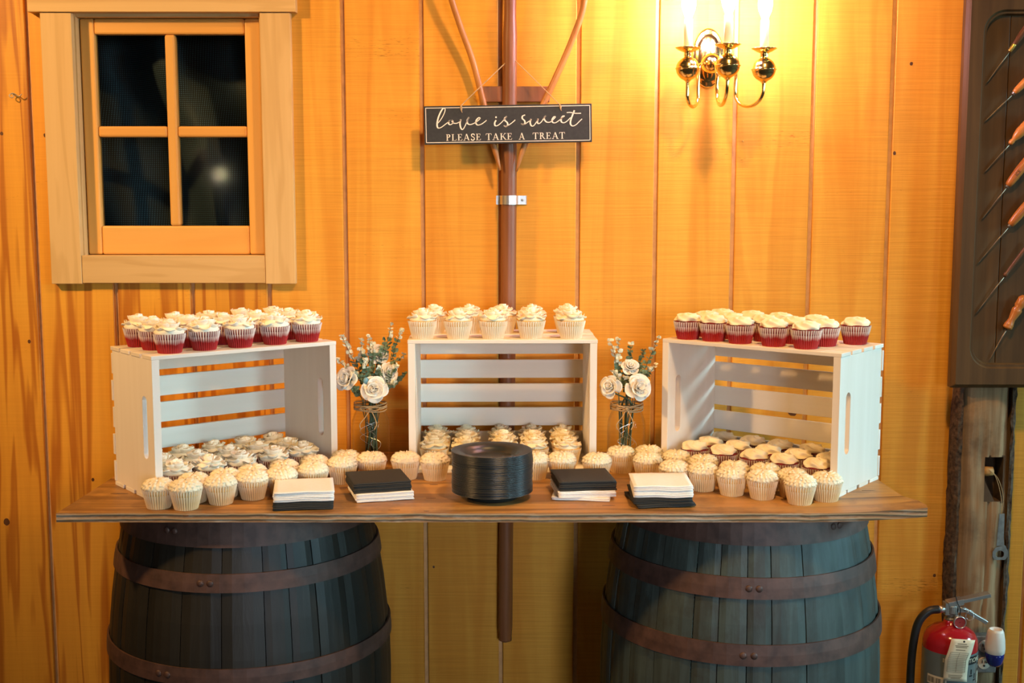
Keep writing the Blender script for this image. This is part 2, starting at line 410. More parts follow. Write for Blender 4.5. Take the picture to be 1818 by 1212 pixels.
wbox('mullion', -.926, -.898, SY0 + .001, SY1, 1.540, 2.046, M['sash'], bev=.006)
wbox('muntin', -1.112, -.926, SY0 + .002, SY1, 1.777, 1.806, M['sash_h'], bev=.006)
wbox('muntin', -.898, -.712, SY0 + .002, SY1, 1.777, 1.806, M['sash_h'], bev=.006)
for x0, x1 in ((-1.113, -.925), (-.899, -.711)):
    for z0, z1 in ((1.539, 1.778), (1.805, 2.047)):
        wbox('pane', x0, x1, .034, .037, z0, z1, M['pane'], bev=0)
# outside the window: a box coloured black for darkness, with a draped woven tarp
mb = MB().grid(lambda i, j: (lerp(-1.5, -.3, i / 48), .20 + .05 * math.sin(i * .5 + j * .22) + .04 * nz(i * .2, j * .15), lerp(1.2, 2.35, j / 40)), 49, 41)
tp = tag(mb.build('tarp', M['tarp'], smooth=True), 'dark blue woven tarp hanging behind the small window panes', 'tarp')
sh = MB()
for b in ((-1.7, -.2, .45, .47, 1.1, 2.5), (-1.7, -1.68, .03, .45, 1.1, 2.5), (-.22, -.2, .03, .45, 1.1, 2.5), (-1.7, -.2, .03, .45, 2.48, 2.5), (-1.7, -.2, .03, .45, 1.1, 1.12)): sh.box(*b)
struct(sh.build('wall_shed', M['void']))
# small hook screwed into the leftmost plank
p = at_y(22, 166, -.004)
hk = MB().tube(cr([(p.x, .0, p.z), (p.x, -.012, p.z), (p.x + .008, -.016, p.z - .006), (p.x + .004, -.018, p.z - .012), (p.x - .004, -.016, p.z - .006),
      (p.x + .006, -.014, p.z), (p.x + .02, -.014, p.z - .008), (p.x + .028, -.014, p.z - .002)], 5), .0012, 6)
tag(hk.build('wire_hook', M['zinc'], smooth=True), 'tiny bent wire hook on the plank left of the window', 'hook')
p = at_y(1318, 251, 0)
mb = MB().lathe([(.0008, 0), (.0008, .006), (.0022, .006), (.0018, .0075), (.0004, .008)], 10, Matrix.Translation((p.x, 0, p.z)) @ Matrix.Rotation(R(90), 4, 'X'))
tag(mb.build('nail', M['brass'], smooth=True), 'single small nail head in the plank below the brass sconce', 'nail')

# small dark knots in the planks
for px, py, r_ in ((3, 237, .004), (80, 240, .004), (165, 851, .004), (12, 926, .008), (1659, 1021, .004), (1407, 729, .012), (1618, 113, .004), (1588, 272, .004), (52, 606, .004), (770, 1006, .003)):
    q = at_y(px, py, 0)
    MB().prism([(r_ * math.cos(a) * (1 + .3 * nz(px, a)), r_ * 1.25 * math.sin(a) * (1 + .3 * nz(py, a))) for a in [2 * math.pi * k / 12 for k in range(12)]], -.0002, .0006,
               Matrix.Translation((q.x, 0, q.z)) @ Matrix.Rotation(R(90), 4, 'X')).build('knot', M['pick_dark'], wall)
# ------------------------------------------------------------------ hewn post at the right
PXC, PW, PD = 1.244, .062, .070
post = bpy.data.objects.new('hewn_post', None); COL.objects.link(post); post.location = (PXC, 0, 0)
tag(post, 'rough hewn oak post with bark edges and a mortise hole', 'post')
hx0, hx1, hz0, hz1 = -.001, .048, .800, .920
NX, NZ_ = 26, 160
xs = [lerp(-PW, PW, i / (NX - 1)) for i in range(NX)]; zs = [lerp(0, 3.1, j / (NZ_ - 1)) for j in range(NZ_)]
def snap(vals, t):
    k = min(range(len(vals)), key=lambda q: abs(vals[q] - t)); vals[k] = t; return k
ix0, ix1, jz0, jz1 = snap(xs, hx0), snap(xs, hx1), snap(zs, hz0), snap(zs, hz1)
mb = MB(); vs = []
for z in zs:
    for x in xs:
        yy = -PD + .006 * nz(x * 14, z * 3, 1) + .003 * nz(x * 60, z * 10, 2) + .02 * (x / PW) ** 4
        cx = .012 * nz(3, z * 1.5) + .005
        if abs(x - cx - .008) < .0042 and nz(8, z * 2.1) > .02: yy += .008
        vs.append((x + .006 * nz(9, z * 2.3), yy, z))
fs = []
for j in range(NZ_ - 1):
    for i in range(NX - 1):
        if ix0 <= i < ix1 and jz0 <= j < jz1: continue
        fs.append((j * NX + i, j * NX + i + 1, (j + 1) * NX + i + 1, (j + 1) * NX + i))
mb.add(vs, fs)
mb.add([(-PW - .008, 0, 0), (-PW - .008, -PD + .02, 0), (-PW - .008, -PD + .02, 3.1), (-PW - .008, 0, 3.1)], [(0, 3, 2, 1)])
mb.add([(PW + .008, 0, 0), (PW + .008, -PD + .02, 0), (PW + .008, -PD + .02, 3.1), (PW + .008, 0, 3.1)], [(0, 1, 2, 3)])
mb.build('timber', M['post'], post, smooth=True)
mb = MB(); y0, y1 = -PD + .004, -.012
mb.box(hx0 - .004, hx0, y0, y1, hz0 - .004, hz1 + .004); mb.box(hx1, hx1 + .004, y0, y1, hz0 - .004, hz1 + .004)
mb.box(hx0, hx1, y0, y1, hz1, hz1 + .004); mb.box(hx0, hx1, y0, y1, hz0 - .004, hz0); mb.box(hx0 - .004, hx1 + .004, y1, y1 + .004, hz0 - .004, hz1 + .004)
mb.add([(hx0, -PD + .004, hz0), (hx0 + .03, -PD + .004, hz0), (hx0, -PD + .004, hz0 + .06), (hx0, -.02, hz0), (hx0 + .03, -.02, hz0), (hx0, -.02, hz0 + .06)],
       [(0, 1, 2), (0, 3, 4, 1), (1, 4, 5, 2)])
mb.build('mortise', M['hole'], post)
for s in (-1, 1):
    def bk(i, j, s=s):
        z = 3.1 * j / 220; a = R(-10 + 200 * i / 9); w_ = .018 + .009 * nz(4 + s, z * 4) + .004 * nz(7 + s, z * 22, i)
        x = s * (PW + .004) + s * w_ * math.sin(a) * .9 + .004 * nz(z * 30, i * 2, s)
        y = -.035 - .032 * math.cos(a) + .006 * nz(z * 18, i * 1.3, s + 3)
        return (x, y, z)
    mb = MB().grid(bk, 10, 221); 
    if s < 0: mb.f = [tuple(reversed(f)) for f in mb.f]
    mb.build('bark', M['bark'], post)
p = Vector((PXC, 0, 0))
mb = MB().tube([(PXC + hx0 + .002, -.050, .878), (PXC + hx0 + .012, -.050, .878), (PXC + hx0 + .028, -.052, .879)], [.0125, .013, .0115], 14)
tag(mb.build('wooden_peg', M['peg'], smooth=True), 'short round wooden peg inside the mortise of the hewn post', 'peg')
# bottle opener on a string
bo = thing('bottle_opener', 'grey metal bottle opener hanging on a string from the post peg', 'opener', (PXC + .046, -PD - .006, .645))
out = [(-.007, .125), (.007, .125), (.008, .06), (.012, .04), (.020, .025), (.021, .010), (.014, .0), (-.014, .0), (-.020, .008), (-.020, .022), (-.013, .034), (-.010, .06)]
inn = [(.010, .020), (.010, .012), (.006, .007), (-.006, .007), (-.011, .011), (-.011, .020), (-.004, .025), (.004, .025)]
mb = MB(); Mo = Matrix.Rotation(R(90), 4, 'X')
bmv = []
def ring_prism(mb, outer, inner, y0, y1):
    no, ni = len(outer), len(inner)
    # bridge the outline to the hole by nearest angle so the eye stays open
    cx = sum(p[0] for p in inner) / ni; cz = sum(p[1] for p in inner) / ni
    N = 40; vs = []; 
    def hit(poly, a):
        best = None; d = (math.cos(a), math.sin(a))
        for k in range(len(poly)):
            x1, z1 = poly[k]; x2, z2 = poly[(k + 1) % len(poly)]
            ex, ez = x2 - x1, z2 - z1; den = d[0] * ez - d[1] * ex
            if abs(den) < 1e-12: continue
            t = ((x1 - cx) * ez - (z1 - cz) * ex) / den; u = ((x1 - cx) * d[1] - (z1 - cz) * d[0]) / den
            if t > 0 and -1e-6 <= u <= 1 + 1e-6 and (best is None or t > best): best = t
        return (cx + d[0] * best, cz + d[1] * best)
    for k in range(N):
        a = 2 * math.pi * k / N + .013; oo = hit(outer, a); ii = hit(inner, a)
        vs += [(oo[0], y0, oo[1]), (ii[0], y0, ii[1]), (oo[0], y1, oo[1]), (ii[0], y1, ii[1])]
    fs = []
    for k in range(N):
        a, b = 4 * k, 4 * ((k + 1) % N)
        fs += [(a, a + 1, b + 1, b), (a + 2, b + 2, b + 3, a + 3), (a, b, b + 2, a + 2), (a + 1, a + 3, b + 3, b + 1)]
    mb.add(vs, fs)
ring_prism(mb, out[3:11] , inn, -.0015, .0015)
mb.prism([(x, z) for x, z in [out[0], out[1], out[2], (.010, .038), (-.011, .038), out[11]]], -.0015, .0015, Mo)
mb.build('steel_body', M['zinc'], bo, bevel=.0005)
sx = PXC + .033
mb = MB().tube(cr([(-.034 - .008, .022, .245), (-.020, .005, .225), (-.004, .001, .17), (0, 0, .122)], 5), .0008, 5)
mb.tube(cr([(-.034 - .004, .022, .245), (-.014, .004, .22), (.002, .001, .17), (0, 0, .122)], 5), .0008, 5)
mb.build('string', M['twine'], bo)

# ------------------------------------------------------------------ dark ice-pick board
BX0, BX1, BZ0, BZ1, BY = 1.137, 1.610, 1.113, 2.110, -.078
bd = thing('display_board', 'dark stained display board with a routed recess on the post', 'board', (0, 0, 0))
def rrect(x0, x1, z0, z1, r, n=8):
    pts = []
    for cx, cz, a0 in ((x1 - r, z1 - r, 0), (x0 + r, z1 - r, 90), (x0 + r, z0 + r, 180), (x1 - r, z0 + r, 270)):
        for k in range(n + 1):
            a = R(a0 + 90 * k / n); pts.append((cx + r * math.cos(a), cz + r * math.sin(a)))
    return pts
def loops(mb, rings, y):
    """stack of outlines with equal counts: rings = [(pts, y), ...]"""
    n = len(rings[0][0]); vs = []
    for pts, yy in rings: vs += [(a, yy, b) for a, b in pts]
    fs = []
    for i in range(len(rings) - 1):
        for k in range(n):
            k2 = (k + 1) % n; fs.append((i * n + k, (i + 1) * n + k, (i + 1) * n + k2, i * n + k2))
    mb.add(vs, fs)
def sqlike(x0, x1, z0, z1, n=8): return rrect(x0, x1, z0, z1, .003, n)
ix0_, ix1_, iz0_, iz1_ = BX0 + .037, BX1 - .037, BZ0 + .047, BZ1 - .050
mb = MB()
yb, yf = BY, BY - .030
loops(mb, [(sqlike(BX0 - .006, BX1 + .006, BZ0 - .004, BZ1 + .004), yb), (sqlike(BX0 - .006, BX1 + .006, BZ0 - .004, BZ1 + .004), yf + .012),
           (sqlike(BX0, BX1, BZ0 + .002, BZ1 - .002), yf + .004), (sqlike(BX0 + .004, BX1 - .004, BZ0 + .006, BZ1 - .006), yf),
           (rrect(ix0_, ix1_, iz0_, iz1_, .055), yf), (rrect(ix0_ + .004, ix1_ - .004, iz0_ + .004, iz1_ - .004, .052), yf + .007),
           (rrect(ix0_ + .009, ix1_ - .009, iz0_ + .009, iz1_ - .009, .048), yf + .007), (rrect(ix0_ + .013, ix1_ - .013, iz0_ + .013, iz1_ - .013, .045), yf + .019)], 0)
mb.build('frame', M['dark_board'], bd)
RY = yf + .018
edges = [ix0_ - .004, 1.247, 1.33, 1.41, 1.50, ix1_ + .004]
for a, b in zip(edges, edges[1:]):
    cx = (a + b) / 2
    MB().box(a - cx + .0009, b - cx - .0009, 0, .010, iz0_ - .005, iz1_ + .005).build('board_plank', M['dark_board'], bd, bevel=.0012, loc=(cx, RY, 0))
# ice picks: (tip pixel, collar pixel, style)
picks = [((1749, 151), (1793, 90), 'yellow', 'dark handled ice pick with yellow brass collar, highest on the dark board'),
         ((1746, 218), (1799, 166), 'orange', 'ice pick with slim orange wooden handle, second from the top'),
         ((1746, 308), (1794, 254), 'bulb', 'ice pick with bulbous orange handle, third from the top'),
         ((1741, 392), (1788, 331), 'ice', 'ice pick with the word ICE printed on its orange handle'),
         ((1733, 471), (1792, 401), 'plain', 'ice pick with plain curved orange handle, just below the lettered one'),
         ((1729, 561), (1784, 489), 'rod', 'ice pick with thin dark rod handle, second from the bottom'),
         ((1755, 642), (1788, 582), 'turned', 'ice pick with turned ringed wooden handle, lowest on the board')]
def pick(tip, col, style, label):
    a = at_y(tip[0], tip[1], RY - .004); b = at_y(col[0], col[1], RY - .011)
    d = (b - a).normalized(); L = (b - a).length
    q = d.to_track_quat('Z', 'Y').to_matrix().to_4x4(); Mx = Matrix.Translation(b) @ q
    t = thing('ice_pick', label, 'ice pick', b, 0, 'ice picks mounted on the dark board'); t.matrix_world = Mx; 
    MB().lathe([(.0003, -L), (.0014, -L * .9), (.0017, -L * .4), (.0020, 0.004)], 8).build('blade', M['pick_steel'], t, smooth=True)
    if style == 'rod':
        prof = [(.004, -.002), (.0055, 0), (.0055, .006), (.0045, .008), (.0050, .02), (.0055, .09), (.004, .10)]; hm = M['pick_dark']
    elif style == 'turned':
        prof = [(.007, -.002), (.0115, 0), (.0125, .004), (.0112, .006), (.0122, .009), (.0108, .012), (.0085, .024), (.0125, .046), (.013, .052), (.0095, .058), (.0125, .064), (.012, .084), (.006, .092)]; hm = M['pick_wood']
    elif style == 'bulb':
        prof = [(.004, -.003), (.0062, 0), (.0068, .006), (.0055, .011), (.010, .022), (.0128, .036), (.0118, .062), (.010, .09), (.006, .10)]; hm = M['pick_wood']
    elif style == 'yellow':
        prof = [(.005, .016), (.0062, .02), (.0082, .05), (.0085, .09), (.005, .10)]; hm = M['pick_dark']
        MB().lathe([(.0045, -.002), (.0050, 0), (.0058, .017), (.0055, .0185)], 14).build('ferrule', M['pick_brass'], t, smooth=True)
    else:
        prof = [(.0045, .002), (.0078, .004), (.0098, .012), (.0112, .030), (.0118, .055), (.0108, .085), (.007, .10)]; hm = M['pick_wood']
        MB().lathe([(.0030, -.003), (.0048, -.002), (.0048, .004), (.0060, .006)], 12).build('ferrule', M['zinc'], t, smooth=True)
        if style == 'orange': prof = [(r * .82, z) for r, z in prof]
    MB().lathe(prof, 18).build('handle', hm, t, smooth=True)
    return t, Mx
def text_mesh(s, size):
    c = bpy.data.curves.new('t', 'FONT'); c.body = s; c.size = size; c.align_x = 'CENTER'; c.align_y = 'CENTER'
    o = bpy.data.objects.new('t', c); COL.objects.link(o)
    me = bpy.data.meshes.new_from_object(o.evaluated_get(bpy.context.evaluated_depsgraph_get()))
    bpy.data.objects.remove(o); return me
for pk in picks:
    t, Mx = pick(*pk)
    if pk[2] == 'ice':
        me = text_mesh('ICE', .011); me.materials.append(M['ink'])
        inv = Mx.inverted(); cvec = (inv @ Vector((0, -CAM_D, CAM_Z))).xy.normalized(); base = math.atan2(cvec.y, cvec.x)
        for v in me.vertices:       # wrapped around the handle, reading along it
            al, ac = v.co.x, v.co.y; ang = base + ac / .0115; v.co = (.0121 * math.cos(ang), .0121 * math.sin(ang), .040 + al)
        put('lettering', me, t)

# ------------------------------------------------------------------ fire extinguisher, outlet, freshener
EX, EY, ER = 1.140, -.152, .0685
ex = thing('fire_extinguisher', 'red fire extinguisher with grey label standing against the post', 'extinguisher', (EX, EY, 0))
MB().lathe([(ER - .006, 0), (ER, .006), (ER, .452), (ER - .002, .464), (ER - .009, .478), (ER - .024, .490), (ER - .044, .498), (.020, .501), (.018, .510), (.001, .510)], 40).build('tank', M['red'], ex, smooth=True)
def band(mb, r, a0, a1, z0, z1, n=20):
    mb.grid(lambda i, j: (r * math.sin(lerp(a0, a1, i / n)), -r * math.cos(lerp(a0, a1, i / n)), (z0, z1)[j]), n + 1, 2)
mb = MB(); band(mb, ER + .0006, R(-120), R(120), .06, .437, 60); lab = mb.build('label', M['ext_label'], ex, smooth=True)
mb = MB(); band(mb, ER + .0010, R(10), R(47), .411, .432); mb.build('label_header', M['ink'], lab, smooth=True)
mb = MB(); band(mb, ER + .0010, R(-68), R(-24), .352, .376); mb.build('barcode_panel', M['tagpaper'], lab, smooth=True)
mb = MB(); band(mb, ER + .0010, R(49.5), R(50.5), .10, .434, 2)
for k in range(9): band(mb, ER + .0010, R(54), R(80), .42 - k * .016, .425 - k * .016, 6)
for k in range(16):
    a = -66 + k * 2.5; band(mb, ER + .0014, R(a), R(a + random.choice((.7, 1.2, 1.6))), .356, .371, 2)
for k in range(14): band(mb, ER + .0010, R(-70 + random.uniform(0, 6)), R(-20 - random.uniform(0, 14)), .34 - k * .016, .343 - k * .016, 6)
for ang, z in ((28, .385), (40, .372), (30, .30), (22, .285), (36, .28)):
    band(mb, ER + .0010, R(ang), R(ang + 4), z, z + .013, 3); band(mb, ER + .0010, R(ang - 3), R(ang + 6), z - .006, z - .002, 3)
mb.build('print', M['ink'], lab, smooth=True)
mb = MB(); band(mb, ER + .0010, R(56), R(74), .355, .385); mb.build('barcode_panel', M['tagpaper'], lab, smooth=True)
me = text_mesh('INSTRUCTIONS', .016); me.materials.append(M['tagpaper'])
for v in me.vertices:
    ang = R(13) + v.co.x / ER; v.co = ((ER + .0016) * math.sin(ang), -(ER + .0016) * math.cos(ang), .4215 + v.co.y)
put('lettering', me, lab)
MB().lathe([(.017, .505), (.017, .514), (.013, .516), (.013, .526), (.016, .528), (.016, .548), (.012, .551), (.001, .551)], 20).box(-.02, .014, -.012, .012, .524, .556).build('valve', M['zinc'], ex, bevel=.001)
gy = -.028; Mg = Matrix.Translation((.0115, gy, .512)) @ Matrix.Rotation(R(90), 4, 'X')
g = MB().lathe([(.0155, -.006), (.0165, 0), (.0165, .004), (.0145, .0055), (.0140, .003)], 24, Mg, caps=False).build('gauge', M['alu'], ex, smooth=True)
MB().lathe([(.0142, .0028), (.001, .0029)], 24, Mg, caps=False).build('gauge_face', M['gauge'], g)
MB().tube([(.008, gy + .02, .520), (.0115, gy + .004, .512)], .007, 10).build('gauge_stem', M['zinc'], ex)
def bar(mb, a, b, w_, h, y=0):
    a, b = Vector((a[0], y, a[1])), Vector((b[0], y, b[1])); d = (b - a).normalized(); n_ = Vector((-d.z, 0, d.x))
    vs = []
    for p_ in (a, b):
        for sy in (-1, 1):
            for sz in (-1, 1): vs.append(p_ + Vector((0, sy * w_, 0)) + n_ * sz * h)
    mb.add(vs, [(0, 1, 3, 2), (4, 6, 7, 5), (0, 2, 6, 4), (1, 5, 7, 3), (0, 4, 5, 1), (2, 3, 7, 6)])
mb = MB(); bar(mb, (-.012, .551), (.026, .560), .014, .0075); bar(mb, (.022, .560), (.096, .577), .013, .0046); mb.build('top_lever', M['alu'], ex, bevel=.001)
mb = MB(); bar(mb, (-.006, .538), (.032, .538), .012, .0065); bar(mb, (.028, .540), (.090, .503), .012, .0048); mb.build('carry_handle', M['alu'], ex, bevel=.001)
mb = MB().tube([(.040 + .010 * math.cos(a), -.020 + .003 * math.sin(a * 2), .527 + .013 * math.sin(a)) for a in [2 * math.pi * k / 24 for k in range(25)]], .0012, 6, caps=False)
mb.tube([(.014, -.020, .548), (.036, -.020, .539)], .0014, 6); mb.build('pin_ring', M['alu'], ex, smooth=True)
MB().tube(cr([(.002, -.02, .578), (.007, -.022, .560), (.014, -.024, .545), (.012, -.026, .528)], 4), .0013, 6).build('zip_tie', M['black'], ex)
MB().tube([(-.018, -.004, .538), (-.036, -.004, .538)], .0092, 16).build('hose_ferrule', M['alu'], ex, smooth=True)
MB().tube(cr([(-.034, -.004, .538), (-.060, -.004, .533), (-.084, -.004, .506), (-.095, -.004, .46), (-.100, -.002, .38), (-.098, 0, .25), (-.090, 0, .12)], 8), .0105, 14).build('hose', M['black'], ex, smooth=True)
# inspection tag, gently folded
def tagpt(i, j):
    u, v = i / 4, j / 12
    x = lerp(-.030, .030, u) + (.012 * (1 - abs(2 * (v - .45)) ) if v > 0 else 0) * .0 + (lerp(.010, -.006, min(v / .45, 1)) if v < .45 else lerp(-.006, -.004, (v - .45) / .55))
    y = -ER - .010 - .006 * math.sin(v * 5)
    return (x - .006, y, lerp(.487, .374, v) - .004 * u)
tgo = MB().grid(tagpt, 5, 13).build('inspection_tag', M['tagpaper'], ex, smooth=True)
sd = tgo.modifiers.new('solid', 'SOLIDIFY'); sd.thickness = .0006
mb = MB()
def tline(u0, v0, u1, v1, w_):
    def pt(u, v):
        a = Vector(tagpt(u * 4, v * 12)); return a + Vector((0, -.0012, 0))
    n_ = 6
    for k in range(n_):
        a, b = k / n_, (k + 1) / n_
        P0, P1 = pt(lerp(u0, u1, a), lerp(v0, v1, a)), pt(lerp(u0, u1, b), lerp(v0, v1, b))
        d = Vector((0, 0, w_)) if abs(u1 - u0) > abs(v1 - v0) else Vector((w_, 0, 0))
        mb.add([P0 - d, P1 - d, P1 + d, P0 + d], [(0, 1, 2, 3)])
for v, a, b in ((.10, .3, .7), (.14, .22, .78), (.17, .26, .74), (.23, .3, .7), (.86, .2, .8), (.90, .2, .75), (.93, .3, .7)): tline(a, v, b, v, .0011)
for k in range(12): tline(.12, .29 + k * .044, .88, .29 + k * .044, .0005)
for u in (.12, .5, .88): tline(u, .29, u, .29 + 11 * .044, .0005)
mb.build('tag_print', M['tagline'], tgo)
MB().lathe([(.0028, 0), (.0001, 0)], 12, Matrix.Translation(Vector(tagpt(2.2, .55)) + Vector((0, -.0012, 0))) @ Matrix.Rotation(R(90), 4, 'X'), caps=False).build('eyelet', M['ink'], tgo)
# outlet box on the post
ob = thing('outlet_box', 'grey surface outlet box with ivory receptacle on the hewn post', 'outlet', (1.256, -.085, .394))
MB().box(-.034, .030, -.012, .02, -.052, .050).build('cover_plate', M['zinc'], ob, bevel=.003)
for dz in (.022, -.024):
    r_ = MB().lathe([(.0165, 0), (.0165, .004), (.0155, .005), (.001, .005)], 24, Matrix.Translation((-.004, -.011, dz)) @ Matrix.Rotation(R(90), 4, 'X')).build('receptacle', M['outlet'], ob, smooth=False)
    MB().box(-.0105, -.0085, -.0175, -.014, dz + .001, dz + .009).box(.001, .003, -.0175, -.014, dz + .001, dz + .009).lathe([(.0028, 0), (.0028, .002), (.0001, .002)], 10, Matrix.Translation((-.004, -.0155, dz - .006)) @ Matrix.Rotation(R(90), 4, 'X')).build('slots', M['ink'], r_)
MB().tube([(-.024, -.002, -.058 - k * .003) for k in range(40)], [(.0065 if k % 2 else .0055) for k in range(40)], 12).build('conduit', M['alu'], ob)
fr = thing('air_freshener', 'white plug-in air freshener with blue oil on the outlet', 'air freshener', (1.266, -.098, .414))
MB().box(-.010, .008, -.010, .0, -.02, .012).build('plug', M['fresh_white'], fr, bevel=.002)
MB().lathe([(.020, -.006), (.0245, .0), (.0255, .012), (.024, .035), (.0205, .055), (.017, .062), (.0145, .062), (.012, .055), (.001, .054)], 28, Matrix.Translation((0, -.034, 0))).build('housing', M['fresh_white'], fr, smooth=True)
MB().lathe([(.001, -.037), (.014, -.036), (.020, -.028), (.0235, -.012), (.0238, -.002), (.021, -.001)], 28, Matrix.Translation((0, -.034, 0))).build('oil_bottle', M['fresh_blue'], fr, smooth=True)
# ------------------------------------------------------------------ hay fork on the wall, bracket, sign
hf = thing('hay_fork', 'old three pronged wooden hay fork mounted upside down on the plank wall', 'hay fork', tuple(at_y(897, 1140, -.026)))
org = hf.location.copy()
def rel(px, py, y): return at_y(px, py, y) - org
pts = [rel(897, 1138, -.026), rel(897.3, 1110, -.026), rel(899, 900, -.026), rel(902, 600, -.026), rel(903.5, 350, -.026), rel(904, 262, -.027), rel(905, 150, -.032), rel(906, 0, -.045), rel(907, -150, -.075)]
MB().tube(cr(pts, 5), [.010] + [.0175] * 4 + [.0190] * 8 + [.0200] * 8 + [.0200] * 8 + [.018] * 5 + [.0155] * 4 + [.0145] * 3, 16).build('handle', M['fork'], hf, smooth=True)
for side, P in (('l', [(888, 302, -.050), (878, 262, -.047), (860, 190, -.040), (840, 110, -.045), (815, 40, -.06), (795, -30, -.085), (782, -140, -.13)]),
                ('r', [(917, 304, -.050), (930, 262, -.047), (962, 190, -.040), (990, 130, -.045), (1018, 65, -.06), (1038, 0, -.08), (1052, -140, -.13)])):
    pp = cr([rel(*q) for q in P], 5); n_ = len(pp)
    MB().tube(pp, [.0028 + .0052 * min(1, k / 5) for k in range(n_)], 12).build('tine', M['tine'], hf, smooth=True)
a, b = rel(856, 168, -.012), rel(976, 168, -.012)
MB().box(a.x, b.x, a.y - .007, a.y + .006, a.z - .019, a.z + .021).build('crossbar', M['fork'], hf, bevel=.002)
br = thing('strap_bracket', 'bare metal strap bracket holding the fork handle', 'bracket', tuple(at_y(904, 355, 0)))
mb = MB(); w_ = .0115
arc = [(-.034, -.001), (-.0225, -.001), (-.0235, -.024)] + [(.0235 * -math.cos(a), -.026 - .0235 * math.sin(a)) for a in [R(10 + 16 * k) for k in range(11)]] + [(.0235, -.026), (.0232, -.004), (.044, -.004), (.046, -.001)]
mb.grid(lambda i, j: (arc[i][0], arc[i][1], (-w_, w_)[j]), len(arc), 2)
s_ = mb.build('strap', M['alu'], br); sd = s_.modifiers.new('solid', 'SOLIDIFY'); sd.thickness = .0016
MB().lathe([(.0035, 0), (.003, .002), (.0005, .0025)], 10, Matrix.Translation((.034, -.004, 0)) @ Matrix.Rotation(R(90), 4, 'X')).build('screw', M['zinc'], br)

SGY = -.072
TL, TR, BL = at_y(752, 188.5, SGY), at_y(1050.5, 183.5, SGY), at_y(753, 257, SGY)
SW = (TR - TL).length; SH = (TL - BL).length; ang = math.atan2(TR.z - TL.z, TR.x - TL.x)
sg = thing('hanging_sign', 'black hanging sign reading love is sweet please take a treat', 'sign')
sg.location = (TL + TR) / 2 + Vector((math.sin(ang), 0, -math.cos(ang))) * SH / 2; sg.rotation_euler = (0, -ang, 0)
MB().box(-SW / 2, SW / 2, 0, .006, -SH / 2, SH / 2).build('panel', M['sign'], sg, bevel=.001)
mb = MB(); e = .0042; t_ = .0016
for x0, x1, z0, z1 in ((-SW / 2 + e, SW / 2 - e, SH / 2 - e - t_, SH / 2 - e), (-SW / 2 + e, SW / 2 - e, -SH / 2 + e, -SH / 2 + e + t_),
                       (-SW / 2 + e, -SW / 2 + e + t_, -SH / 2 + e, SH / 2 - e), (SW / 2 - e - t_, SW / 2 - e, -SH / 2 + e, SH / 2 - e)):
    mb.box(x0, x1, -.0006, 0, z0, z1)
mb.build('border_line', M['sign_white'], sg)
K = SW / 1695.0
def sgp(x, y): return Vector(((x - 917.5) * K, -.0004, -((y - (90 - 15 * (x - 70) / 1695)) * K) + SH / 2))
script = [
 [(208, 262), (240, 225), (272, 172), (287, 125), (272, 110), (245, 142), (216, 205), (202, 268), (210, 306), (242, 302), (290, 268), (328, 240), (352, 232)],
 [(352, 232), (326, 240), (318, 262), (334, 276), (357, 264), (366, 243), (352, 231), (366, 258), (398, 262), (428, 248), (442, 222)],
 [(442, 222), (434, 262), (440, 306), (458, 325), (478, 300), (500, 256), (516, 216), (524, 204), (508, 232), (510, 264), (536, 276), (578, 262), (618, 236), (638, 214), (624, 208), (600, 232), (594, 262), (612, 281), (646, 274), (678, 254), (702, 234)],
 [(798, 234), (784, 262), (788, 288), (812, 288), (850, 260), (886, 222), (908, 198)],
 [(908, 198), (886, 214), (888, 238), (910, 258), (914, 284), (894, 300), (876, 290), (900, 296), (940, 274), (970, 252), (992, 233)],
 [(1092, 184), (1066, 196), (1064, 220), (1086, 242), (1088, 268), (1068, 282), (1050, 272), (1078, 280), (1112, 260), (1140, 240), (1152, 224)],
 [(1152, 224), (1142, 258), (1152, 290), (1174, 294), (1200, 264), (1222, 222), (1214, 252), (1226, 272), (1254, 256), (1280, 218), (1302, 194), (1284, 214), (1290, 238), (1312, 258), (1346, 256), (1380, 228), (1398, 206), (1382, 206), (1364, 234), (1370, 260), (1398, 264), (1436, 240), (1472, 210), (1490, 198), (1472, 200), (1454, 230), (1460, 258), (1488, 264), (1520, 244), (1550, 214)],
 [(1590, 142), (1572, 186), (1552, 240), (1550, 280), (1572, 298), (1606, 284), (1640, 252), (1666, 228)],
 [(1512, 164), (1550, 163), (1600, 172), (1656, 172)]]
word = [0, 0, 0, 1, 1, 2, 2, 2, 2]; WB = [MB(), MB(), MB()]
for wi, st in zip(word, script):
    mb = WB[wi]
    pp = cr([sgp(*q) for q in st], 6); n_ = len(pp); vs = []; 
    for i, p in enumerate(pp):
        d = pp[min(i + 1, n_ - 1)] - pp[max(i - 1, 0)]
        if d.length < 1e-9: d = Vector((1, 0, 0))
        d.normalize(); nrm = Vector((-d.z, 0, d.x))
        hw = .00105 + .0009 * max(0, -d.z) ** 1.2     # pen swells on the down strokes
        vs += [p + nrm * hw, p - nrm * hw]
    y = -.0004
    mb.add(vs, [(2 * i, 2 * i + 2, 2 * i + 3, 2 * i + 1) for i in range(n_ - 1)])
c = sgp(798, 205); WB[1].lathe([(.0022, 0), (.0001, .0002)], 12, Matrix.Translation(c) @ Matrix.Rotation(R(90), 4, 'X'), caps=False)
for mb in WB: mb.build('script_word', M['sign_white'], sg)
